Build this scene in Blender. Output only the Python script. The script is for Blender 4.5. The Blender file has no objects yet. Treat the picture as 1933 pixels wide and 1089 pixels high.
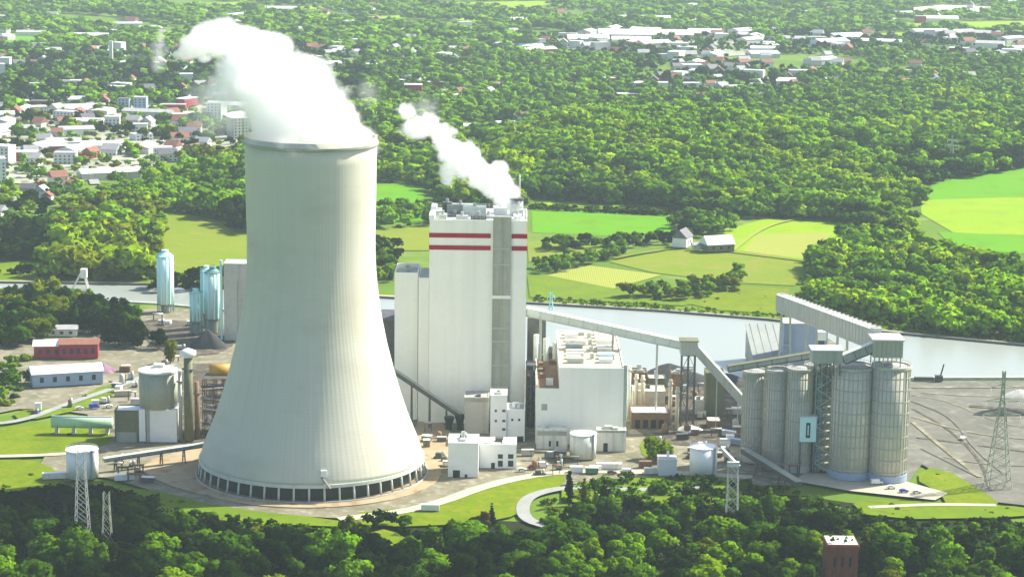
import bpy, bmesh, math, random
import numpy as np
from mathutils import Vector, Matrix, noise as mnoise
R = math.radians
rnd = random.Random(7)
nrs = np.random.RandomState(11)
SC = bpy.context.scene
COL = SC.collection
# ------------------------------------------------------------------ camera model (photograph size 1933 x 1089)
FPX, CX, CY, PITCH, HC = 4200.0, 966.5, 544.5, R(10.5), 279.0
FW = Vector((0, math.cos(PITCH), -math.sin(PITCH))); UP0 = Vector((0, math.sin(PITCH), math.cos(PITCH)))
ROLL = R(0.75); RX = Vector((1, 0, 0)) * math.cos(ROLL) + UP0 * math.sin(ROLL); UP = UP0 * math.cos(ROLL) - Vector((1, 0, 0)) * math.sin(ROLL)
def ray(px, py):
    return FW + RX * ((px - CX) / FPX) + UP * ((CY - py) / FPX)
def G(px, py, z=0.0):                       # survey: photo point -> ground position
    d = ray(px, py); t = (z - HC) / d.z
    return Vector((d.x * t, d.y * t, z))
def AT(px, py, Y):                          # photo point -> position at a known distance
    d = ray(px, py); t = Y / d.y
    return Vector((d.x * t, Y, HC + d.z * t))
def proj(x, y, z):
    v = Vector((x, y, z - HC)); f = v.dot(FW)
    return CX + FPX * v.dot(RX) / f, CY - FPX * v.dot(UP) / f
def ground_y(py, px=CX): return G(px, py).y
# ------------------------------------------------------------------ materials
def lin(c):
    c = c / 255.0
    return c / 12.92 if c <= 0.04045 else ((c + 0.055) / 1.055) ** 2.4
def rgb(r, g, b): return (lin(r), lin(g), lin(b), 1.0)
def nd(nt, kind, **kw):
    n = nt.nodes.new(kind)
    for k, v in kw.items(): setattr(n, k, v)
    return n
def new_mat(name):
    m = bpy.data.materials.new(name); m.use_nodes = True
    nt = m.node_tree; nt.nodes.clear()
    out = nd(nt, 'ShaderNodeOutputMaterial'); b = nd(nt, 'ShaderNodeBsdfPrincipled')
    nt.links.new(b.outputs[0], out.inputs[0])
    return m, nt, b
def mixc(nt, fac, a, b):
    n = nd(nt, 'ShaderNodeMix', data_type='RGBA'); L = nt.links.new
    for sock, v in ((n.inputs[0], fac), (n.inputs[6], a), (n.inputs[7], b)):
        if hasattr(v, 'is_output'): L(v, sock)
        else: sock.default_value = v
    return n.outputs[2]
def ramp(nt, fac, lo, hi):
    n = nd(nt, 'ShaderNodeMapRange'); nt.links.new(fac, n.inputs[0])
    n.inputs[1].default_value = lo; n.inputs[2].default_value = hi
    return n.outputs[0]
def noise(nt, vec, scale, detail=3.0, rough=0.6):
    n = nd(nt, 'ShaderNodeTexNoise'); nt.links.new(vec, n.inputs['Vector'])
    n.inputs['Scale'].default_value = scale; n.inputs['Detail'].default_value = detail; n.inputs['Roughness'].default_value = rough
    return n.outputs[0]
def worldpos(nt, sx=1, sy=1, sz=1):
    g = nd(nt, 'ShaderNodeNewGeometry'); m = nd(nt, 'ShaderNodeVectorMath', operation='MULTIPLY')
    nt.links.new(g.outputs['Position'], m.inputs[0]); m.inputs[1].default_value = (sx, sy, sz)
    return m.outputs[0]
def k(c, f): return (min(1, c[0] * f), min(1, c[1] * f), min(1, c[2] * f), 1.0)
MATS = {}
def surf(name, c, rough=0.7, var=0.2, scale=0.15, streak=None, metal=0.0, c2=None, ribs=None):
    """painted / mineral surface: two-scale weathering, optional vertical streaks and cladding ribs"""
    m, nt, b = new_mat(name); L = nt.links.new
    p = worldpos(nt)
    f1 = noise(nt, p, scale, 4); f2 = noise(nt, p, scale * 9, 3)
    f = mixc(nt, 0.4, f1, f2)
    col = mixc(nt, ramp(nt, f, 0.3, 0.7), k(c, 1 - var), c2 or k(c, 1 + var))
    if streak:
        s = noise(nt, worldpos(nt, 1, 1, 0.04), streak, 3)
        col = mixc(nt, ramp(nt, s, 0.5, 0.75), col, k(c, 0.9 if name == 'white_cladding' else 0.68))
    L(col, b.inputs['Base Color'])
    b.inputs['Roughness'].default_value = rough; b.inputs['Metallic'].default_value = metal
    b.inputs['Specular IOR Level'].default_value = 0.3
    if ribs:
        w = nd(nt, 'ShaderNodeTexWave', wave_type='BANDS', bands_direction='X'); L(worldpos(nt, 1, 1, 0), w.inputs['Vector'])
        w.inputs['Scale'].default_value = ribs
        bp = nd(nt, 'ShaderNodeBump'); bp.inputs['Strength'].default_value = 0.2; bp.inputs['Distance'].default_value = 0.1
        L(w.outputs[1], bp.inputs['Height']); L(bp.outputs[0], b.inputs['Normal'])
    MATS[name] = m
    return m
def ground_mat(name, c, c2=None, c3=None, scale=0.02, rough=0.95, rows=None):
    m, nt, b = new_mat(name); L = nt.links.new
    p = worldpos(nt)
    col = mixc(nt, ramp(nt, noise(nt, p, scale, 5), 0.35, 0.65), c, c2 or k(c, 0.75))
    if c3: col = mixc(nt, ramp(nt, noise(nt, p, scale * 3.3, 4), 0.52, 0.68), col, c3)
    f = noise(nt, p, 0.35, 4, 0.7)
    col = mixc(nt, ramp(nt, f, 0.25, 0.75), col, mixc(nt, 0.5, col, k(c, 1.35)))
    if rows:
        w = nd(nt, 'ShaderNodeTexWave', wave_type='BANDS', bands_direction='X'); L(p, w.inputs['Vector'])
        w.inputs['Scale'].default_value = rows; w.inputs['Distortion'].default_value = 2.0; w.inputs['Detail'].default_value = 1
        col = mixc(nt, ramp(nt, w.outputs[1], 0.2, 1.6), col, k(c, 0.6))
    L(col, b.inputs['Base Color']); b.inputs['Roughness'].default_value = rough
    b.inputs['Specular IOR Level'].default_value = 0.1
    MATS[name] = m
    return m
def leaf_mat(name, source):
    m, nt, b = new_mat(name); L = nt.links.new
    out = [n for n in nt.nodes if n.type == 'OUTPUT_MATERIAL'][0]
    if source == 'object': col = nd(nt, 'ShaderNodeObjectInfo').outputs['Color']
    else: col = nd(nt, 'ShaderNodeAttribute', attribute_name='tint').outputs['Color']
    p = worldpos(nt)
    v = ramp(nt, mixc(nt, 0.5, noise(nt, p, 0.25, 3), noise(nt, p, 1.1, 2)), 0.3, 0.7)
    vm = nd(nt, 'ShaderNodeMapRange'); L(v, vm.inputs[0]); vm.inputs[3].default_value = 0.55; vm.inputs[4].default_value = 1.45
    sc = nd(nt, 'ShaderNodeVectorMath', operation='SCALE'); L(col, sc.inputs[0]); L(vm.outputs[0], sc.inputs['Scale'])
    L(sc.outputs[0], b.inputs['Base Color']); b.inputs['Roughness'].default_value = 0.7
    b.inputs['Specular IOR Level'].default_value = 0.0
    na = nd(nt, 'ShaderNodeAttribute', attribute_name='puff'); vt = nd(nt, 'ShaderNodeVectorTransform', vector_type='NORMAL', convert_from='OBJECT', convert_to='WORLD'); L(na.outputs['Vector'], vt.inputs[0])
    L(vt.outputs[0], b.inputs['Normal'])
    tr = nd(nt, 'ShaderNodeBsdfTranslucent'); L(sc.outputs[0], tr.inputs[0])
    mx = nd(nt, 'ShaderNodeMixShader'); mx.inputs[0].default_value = 0.12
    L(b.outputs[0], mx.inputs[1]); L(tr.outputs[0], mx.inputs[2]); L(mx.outputs[0], out.inputs[0])
    MATS[name] = m
    return m
M = MATS
surf('white_cladding', (0.84, 0.85, 0.77, 1), 0.55, 0.05, 0.05, streak=0.12, ribs=1.1)
surf('white_paint', (0.83, 0.83, 0.79, 1), 0.6, 0.06, 0.1)
surf('cream_render', (0.70, 0.69, 0.60, 1), 0.8, 0.12, 0.15, streak=0.4)
surf('red_stripe', (0.33, 0.002, 0.02, 1), 0.8, 0.12, 0.2)
surf('grey_louvre', (0.34, 0.36, 0.29, 1), 0.7, 0.2, 0.2, streak=0.3)
surf('grey_cladding', (0.40, 0.42, 0.37, 1), 0.6, 0.12, 0.08, streak=0.2, ribs=1.1)
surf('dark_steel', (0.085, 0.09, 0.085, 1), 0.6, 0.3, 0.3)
surf('galvanised', (0.42, 0.45, 0.42, 1), 0.5, 0.15, 0.3, metal=0.3)
surf('pale_steel', (0.55, 0.60, 0.53, 1), 0.5, 0.15, 0.3)
surf('concrete', (0.46, 0.46, 0.40, 1), 0.85, 0.15, 0.08, streak=0.2)
surf('silo_concrete', (0.60, 0.58, 0.49, 1), 0.85, 0.16, 0.12, streak=0.9)
surf('silo_seam', (0.43, 0.415, 0.34, 1), 0.85, 0.15, 0.1)
surf('dark_opening', (0.02, 0.022, 0.022, 1), 0.4, 0.3, 0.5)
surf('glass_dark', (0.03, 0.04, 0.05, 1), 0.15, 0.3, 0.5)
surf('rust_brown', (0.22, 0.13, 0.07, 1), 0.8, 0.35, 0.3)
surf('ochre_tank', (0.42, 0.25, 0.03, 1), 0.6, 0.25, 0.2)
surf('olive_cladding', (0.15, 0.155, 0.085, 1), 0.7, 0.25, 0.15, streak=0.3)
surf('cyan_silo', (0.46, 0.80, 0.75, 1), 0.7, 0.08, 0.2, streak=0.6)
surf('cyan_silo_pale', (0.66, 0.92, 0.88, 1), 0.7, 0.06, 0.2)
surf('teal_frame', (0.12, 0.27, 0.27, 1), 0.5, 0.2, 0.3)
surf('hazed_white', (0.58, 0.58, 0.54, 1), 0.8, 0.15, 0.1)  # white paint muted in its colour to stand in for haze
surf('hazed_roof', (0.56, 0.57, 0.57, 1), 0.7, 0.2, 0.05)  # white roofs dulled in colour for the haze as well
surf('shed_roof', (0.27, 0.295, 0.275, 1), 0.7, 0.12, 0.06)
surf('brick', (0.20, 0.065, 0.04, 1), 0.9, 0.35, 0.5, streak=0.6)
surf('brick_red', (0.33, 0.035, 0.05, 1), 0.85, 0.3, 0.2)
surf('roof_pale', (0.66, 0.68, 0.66, 1), 0.6, 0.12, 0.1)
surf('roof_white', (0.82, 0.84, 0.86, 1), 0.5, 0.06, 0.1)
surf('roof_tile', (0.23, 0.10, 0.07, 1), 0.85, 0.3, 0.4)
surf('roof_slate', (0.12, 0.12, 0.14, 1), 0.7, 0.3, 0.4)
surf('roof_grey', (0.34, 0.34, 0.34, 1), 0.8, 0.2, 0.2)
surf('blue_cladding', (0.30, 0.38, 0.50, 1), 0.6, 0.12, 0.15, ribs=1.1)
surf('blue_paint', (0.06, 0.08, 0.42, 1), 0.4, 0.15, 0.4)
surf('green_paint', (0.10, 0.28, 0.14, 1), 0.5, 0.15, 0.3)
surf('pale_green_tank', (0.36, 0.56, 0.36, 1), 0.5, 0.15, 0.2)
surf('rubber', (0.02, 0.02, 0.02, 1), 0.9, 0.2, 1)
surf('silver_paint', (0.62, 0.63, 0.66, 1), 0.35, 0.05, 1)
surf('purple_heap', (0.23, 0.13, 0.20, 1), 0.95, 0.4, 0.3)
surf('coal', (0.045, 0.048, 0.05, 1), 0.95, 0.4, 0.3)
surf('bark', (0.09, 0.065, 0.045, 1), 0.95, 0.3, 1)
surf('tan_pipe', (0.50, 0.44, 0.32, 1), 0.6, 0.2, 0.3)
leaf_mat('leaves', 'object'); leaf_mat('wood_leaves', 'attr')
# ------------------------------------------------------------------ mesh builder
class MB:
    def __init__(s): s.v = []; s.f = []; s.m = []; s.mats = []
    def mi(s, m):
        if m not in s.mats: s.mats.append(m)
        return s.mats.index(m)
    def add(s, vs, fs, m):
        o = len(s.v); i = s.mi(m)
        s.v += [tuple(v) for v in vs]; s.f += [tuple(o + q for q in f) for f in fs]; s.m += [i] * len(fs)
        return s
    def box(s, x0, x1, y0, y1, z0, z1, m, yaw=0):
        cx, cy = (x0 + x1) / 2, (y0 + y1) / 2; c, n = math.cos(yaw), math.sin(yaw)
        vs = []
        for z in (z0, z1):
            for x, y in ((x0, y0), (x1, y0), (x1, y1), (x0, y1)):
                dx, dy = x - cx, y - cy
                vs.append((cx + c * dx - n * dy, cy + n * dx + c * dy, z))
        return s.add(vs, [(3, 2, 1, 0), (4, 5, 6, 7), (0, 1, 5, 4), (1, 2, 6, 5), (2, 3, 7, 6), (3, 0, 4, 7)], m)
    def lathe(s, cx, cy, prof, m, n=48, cap0=True, cap1=True, a0=0, a1=2 * math.pi):
        full = abs(a1 - a0 - 2 * math.pi) < 1e-6; nn = n if full else n + 1
        vs = [(cx + r * math.cos(a0 + (a1 - a0) * i / n), cy + r * math.sin(a0 + (a1 - a0) * i / n), z) for r, z in prof for i in range(nn)]
        fs = []
        for j in range(len(prof) - 1):
            for i in range(n):
                q = (i + 1) % nn
                fs.append((j * nn + i, j * nn + q, (j + 1) * nn + q, (j + 1) * nn + i))
        if cap0: fs.append(tuple(range(nn - 1, -1, -1)))
        if cap1: fs.append(tuple((len(prof) - 1) * nn + i for i in range(nn)))
        return s.add(vs, fs, m)
    def cyl(s, cx, cy, r, z0, z1, m, n=24, r1=None):
        return s.lathe(cx, cy, [(r, z0), (r if r1 is None else r1, z1)], m, n)
    def beam(s, p, q, w, h, m):
        p, q = Vector(p), Vector(q); d = (q - p).normalized()
        a = d.cross(Vector((0, 0, 1)))
        a = Vector((1, 0, 0)) if a.length < 1e-3 else a.normalized()
        u = a.cross(d).normalized(); vs = []
        for c in (p, q):
            for i, j in ((-1, -1), (1, -1), (1, 1), (-1, 1)): vs.append(c + a * (i * w / 2) + u * (j * h / 2))
        return s.add(vs, [(0, 1, 2, 3), (7, 6, 5, 4), (0, 4, 5, 1), (1, 5, 6, 2), (2, 6, 7, 3), (3, 7, 4, 0)], m)
    def tube(s, p, q, r, m, n=8, r1=None):
        p, q = Vector(p), Vector(q); d = (q - p).normalized()
        a = d.cross(Vector((0, 0, 1)))
        a = Vector((1, 0, 0)) if a.length < 1e-3 else a.normalized()
        u = a.cross(d); r1 = r if r1 is None else r1; vs = []
        for c, rr in ((p, r), (q, r1)):
            for i in range(n):
                t = 2 * math.pi * i / n; vs.append(c + a * (rr * math.cos(t)) + u * (rr * math.sin(t)))
        fs = [(i, (i + 1) % n, n + (i + 1) % n, n + i) for i in range(n)] + [tuple(range(n - 1, -1, -1)), tuple(range(n, 2 * n))]
        return s.add(vs, fs, m)
    def gable(s, cx, cy, w, d, z0, z1, m, yaw=0, over=0.5, axis='x'):
        """ridged roof on a w x d plan, ridge along local x"""
        c, n = math.cos(yaw), math.sin(yaw); w2, d2 = w / 2 + over, d / 2 + over; t = 0.35
        P = lambda x, y, z: (cx + c * x - n * y, cy + n * x + c * y, z)
        vs = [P(-w2, -d2, z0), P(w2, -d2, z0), P(w2, d2, z0), P(-w2, d2, z0), P(-w2, 0, z1), P(w2, 0, z1),
              P(-w2, -d2, z0 + t), P(w2, -d2, z0 + t), P(w2, d2, z0 + t), P(-w2, d2, z0 + t), P(-w2, 0, z1 + t), P(w2, 0, z1 + t)]
        fs = [(3, 2, 1, 0), (6, 7, 11, 10), (8, 9, 10, 11), (0, 1, 7, 6), (2, 3, 9, 8), (1, 2, 8, 11, 7), (3, 0, 6, 10, 9)]
        return s.add(vs, fs, m)
    def build(s, name, parent=None, smooth=False, angle=None):
        me = bpy.data.meshes.new(name)
        off = Vector(parent['_w']) if parent is not None else Vector((0, 0, 0))
        me.from_pydata([(v[0] - off.x, v[1] - off.y, v[2] - off.z) for v in s.v], [], s.f)
        for m in s.mats: me.materials.append(M[m])
        me.polygons.foreach_set('material_index', s.m)
        if smooth: me.polygons.foreach_set('use_smooth', [True] * len(s.f))
        me.update()
        o = bpy.data.objects.new(name, me); COL.objects.link(o)
        if parent is not None: o.parent = parent; o['_w'] = parent['_w']
        return o
ALLT = []
def tag(o, label, cat, group=None):
    o['label'] = label; o['category'] = cat
    if group: o['group'] = group
    ALLT.append(o); return o
def thing(name, label, cat, loc, group=None):
    o = bpy.data.objects.new(name, None); COL.objects.link(o); o.location = loc; o['_w'] = tuple(loc)
    o.empty_display_size = 1
    return tag(o, label, cat, group)
def solo(mb, name, label, cat, loc, group=None, smooth=False):
    """a thing that is a single mesh, origin at its base"""
    tmp = {'_w': tuple(loc)}
    me = bpy.data.meshes.new(name); off = Vector(loc)
    me.from_pydata([(v[0] - off.x, v[1] - off.y, v[2] - off.z) for v in mb.v], [], mb.f)
    for m in mb.mats: me.materials.append(M[m])
    me.polygons.foreach_set('material_index', mb.m)
    if smooth: me.polygons.foreach_set('use_smooth', [True] * len(mb.f))
    o = bpy.data.objects.new(name, me); COL.objects.link(o); o.location = loc
    return tag(o, label, cat, group)
def place(src, dx, label=None):
    """copy a thing, its parts and sub-parts, moved by dx"""
    c = src.copy(); COL.objects.link(c); c.location = Vector(src.location) + Vector(dx)
    if label: c['label'] = label
    for ch in src.children:
        d = ch.copy(); COL.objects.link(d); d.parent = c
        for g in ch.children:
            e = g.copy(); COL.objects.link(e); e.parent = d
    ALLT.append(c); return c
ORD = ['first', 'second', 'third', 'fourth', 'fifth', 'sixth', 'seventh', 'eighth', 'ninth', 'tenth', 'eleventh', 'twelfth', 'thirteenth',
       'fourteenth', 'fifteenth', 'sixteenth', 'seventeenth', 'eighteenth', 'nineteenth', 'twentieth', 'twenty-first', 'twenty-second',
       'twenty-third', 'twenty-fourth', 'twenty-fifth', 'twenty-sixth', 'twenty-seventh', 'twenty-eighth', 'twenty-ninth', 'thirtieth']
# ------------------------------------------------------------------ terrain
HX, HY = G(1270, 300).x, G(1270, 300).y
def gz(x, y):                               # a low wooded hill behind the fields
    d = ((x - HX) / 260.0) ** 2 + ((y - HY - 40) / 330.0) ** 2
    return max(0.0, 38.0 * math.exp(-d * 1.6) - 6.0) if d < 4 else 0.0
def inpoly(x, y, poly):
    c = False; j = len(poly) - 1
    for i in range(len(poly)):
        xi, yi = poly[i]; xj, yj = poly[j]
        if (yi > y) != (yj > y) and x < (xj - xi) * (y - yi) / (yj - yi) + xi: c = not c
        j = i
    return c
def gpoly(pts, z=0.0): return [tuple(G(px, py, z))[:2] for px, py in pts]
def sheet(name, pts, z, mat, smooth_n=0, world=False):
    P = [Vector(p) for p in (pts if world else gpoly(pts))]
    for _ in range(smooth_n):               # round the corners of a surveyed outline
        Q = []
        for i in range(len(P)):
            a, b = P[i], P[(i + 1) % len(P)]; Q += [a * 0.75 + b * 0.25, a * 0.25 + b * 0.75]
        P = Q
    bm = bmesh.new(); vs = [bm.verts.new((p.x, p.y, z)) for p in P]; f = bm.faces.new(vs)
    f.normal_update()
    if f.normal.z < 0: f.normal_flip()
    bmesh.ops.triangulate(bm, faces=bm.faces[:])
    me = bpy.data.meshes.new(name); bm.to_mesh(me); bm.free(); me.materials.append(M[mat])
    o = bpy.data.objects.new(name, me); COL.objects.link(o); o['kind'] = 'structure'
    return o
def ribbon(name, pts, w, z, mat, world=False, structure=True):
    P = [Vector(p) for p in (pts if world else gpoly(pts))]
    for _ in range(2):
        Q = [P[0]]
        for a, b in zip(P, P[1:]): Q += [a * 0.75 + b * 0.25, a * 0.25 + b * 0.75]
        P = Q + [P[-1]]
    L, Rr = [], []
    for i, p in enumerate(P):
        t = (P[min(i + 1, len(P) - 1)] - P[max(i - 1, 0)]).normalized(); n = Vector((-t.y, t.x))
        L.append(p + n * w / 2); Rr.append(p - n * w / 2)
    me = bpy.data.meshes.new(name); n = len(P)
    me.from_pydata([(q.x, q.y, z) for q in L] + [(q.x, q.y, z) for q in Rr], [], [(i, n + i, n + i + 1, i + 1) for i in range(n - 1)])
    me.materials.append(M[mat]); o = bpy.data.objects.new(name, me); COL.objects.link(o); o['kind'] = 'structure'
    return o
ground_mat('earth', (0.10, 0.17, 0.015, 1), (0.06, 0.12, 0.01, 1), (0.18, 0.22, 0.05, 1), 0.006)
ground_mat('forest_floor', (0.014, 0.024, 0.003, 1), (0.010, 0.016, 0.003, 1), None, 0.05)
ground_mat('grass_lime', (0.125, 0.175, 0.001, 1), (0.075, 0.135, 0.001, 1), (0.19, 0.17, 0.01, 1), 0.06)
ground_mat('grass_vivid', (0.075, 0.23, 0.0, 1), (0.10, 0.24, 0.0, 1), (0.09, 0.18, 0.0, 1), 0.012)
ground_mat('grass_light', (0.16, 0.28, 0.002, 1), (0.215, 0.29, 0.006, 1), (0.17, 0.23, 0.01, 1), 0.01)
ground_mat('grass_mid', (0.09, 0.155, 0.004, 1), (0.13, 0.19, 0.004, 1), (0.10, 0.11, 0.012, 1), 0.05)
ground_mat('meadow_tan', (0.15, 0.19, 0.012, 1), (0.11, 0.18, 0.005, 1), (0.20, 0.175, 0.045, 1), 0.02)
ground_mat('stubble', (0.26, 0.29, 0.05, 1), (0.24, 0.28, 0.04, 1), None, 0.02, rows=0.2)
ground_mat('bare_soil', (0.30, 0.23, 0.14, 1), (0.36, 0.30, 0.20, 1), (0.20, 0.14, 0.07, 1), 0.05)
ground_mat('yard_gravel', (0.20, 0.185, 0.135, 1), (0.10, 0.10, 0.05, 1), (0.30, 0.28, 0.22, 1), 0.06)
ground_mat('coal_yard', (0.145, 0.145, 0.12, 1), (0.09, 0.09, 0.075, 1), (0.20, 0.20, 0.17, 1), 0.035)
ground_mat('dark_yard', (0.09, 0.08, 0.06, 1), (0.05, 0.045, 0.035, 1), (0.2, 0.18, 0.14, 1), 0.06)
ground_mat('pale_paving', (0.42, 0.385, 0.28, 1), (0.35, 0.33, 0.25, 1), None, 0.06)
ground_mat('asphalt', (0.26, 0.27, 0.26, 1), (0.22, 0.23, 0.21, 1), None, 0.1)
ground_mat('town_ground', (0.30, 0.30, 0.24, 1), (0.14, 0.19, 0.07, 1), (0.42, 0.41, 0.38, 1), 0.02)
ground_mat('quarry', (0.48, 0.42, 0.42, 1), (0.42, 0.38, 0.38, 1), None, 0.01)
# water: pale, sky-reflecting
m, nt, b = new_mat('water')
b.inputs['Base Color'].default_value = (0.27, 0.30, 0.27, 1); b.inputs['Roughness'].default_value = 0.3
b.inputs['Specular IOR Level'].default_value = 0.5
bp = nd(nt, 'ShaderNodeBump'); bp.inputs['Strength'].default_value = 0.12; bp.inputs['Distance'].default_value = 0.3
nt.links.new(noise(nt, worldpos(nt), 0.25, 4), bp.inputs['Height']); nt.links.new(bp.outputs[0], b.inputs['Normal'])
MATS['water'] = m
# ------------------------------------------------------------------ ground, water, fields, yards
def axis(lo, hi, dl, dh, fine, coarse):
    a = list(np.arange(lo, dl, coarse)) + list(np.arange(dl, dh, fine)) + list(np.arange(dh, hi + coarse, coarse))
    return a
gx = axis(-9000, 9000, -600, 1000, 40, 400); gy = axis(-1500, 14000, 1500, 3200, 40, 400)
me = bpy.data.meshes.new('ground')
me.from_pydata([(x, y, gz(x, y)) for y in gy for x in gx], [],
               [(j * len(gx) + i, j * len(gx) + i + 1, (j + 1) * len(gx) + i + 1, (j + 1) * len(gx) + i) for j in range(len(gy) - 1) for i in range(len(gx) - 1)])
me.materials.append(M['earth']); me.polygons.foreach_set('use_smooth', [True] * len(me.polygons))
o = bpy.data.objects.new('ground', me); COL.objects.link(o); o['kind'] = 'structure'

FAR = [(-40, 533), (300, 538), (740, 563), (1000, 573), (1250, 588), (1450, 604), (1650, 626), (1960, 655)]
NEAR = [(-40, 560), (120, 566), (300, 575), (480, 592), (740, 640), (1000, 700), (1200, 712), (1400, 716), (1720, 717), (1960, 716)]
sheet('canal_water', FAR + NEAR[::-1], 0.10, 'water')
sheet('embankment', [(x, y - 9) for x, y in FAR] + [(x, y + 1) for x, y in FAR[::-1]], 0.14, 'grass_mid')
ribbon('towpath', [(x, y - 3) for x, y in FAR], 4.0, 0.22, 'pale_paving')
def quay(name, pts, w, h, mat):             # low stone bank wall following the water
    P = [Vector(p) for p in gpoly(pts)]; mb = MB()
    for a, b in zip(P, P[1:]): mb.beam((a.x, a.y, h / 2), (b.x, b.y, h / 2), w, h, mat)
    o = mb.build(name); o['kind'] = 'structure'
quay('bank_edge', [(x, y + 1) for x, y in FAR], 2.5, 1.4, 'dark_steel')
quay('quay_edge', NEAR[8:], 2.5, 1.6, 'concrete')
quay('quay_edge', NEAR[:4], 2.5, 1.2, 'concrete')
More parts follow.
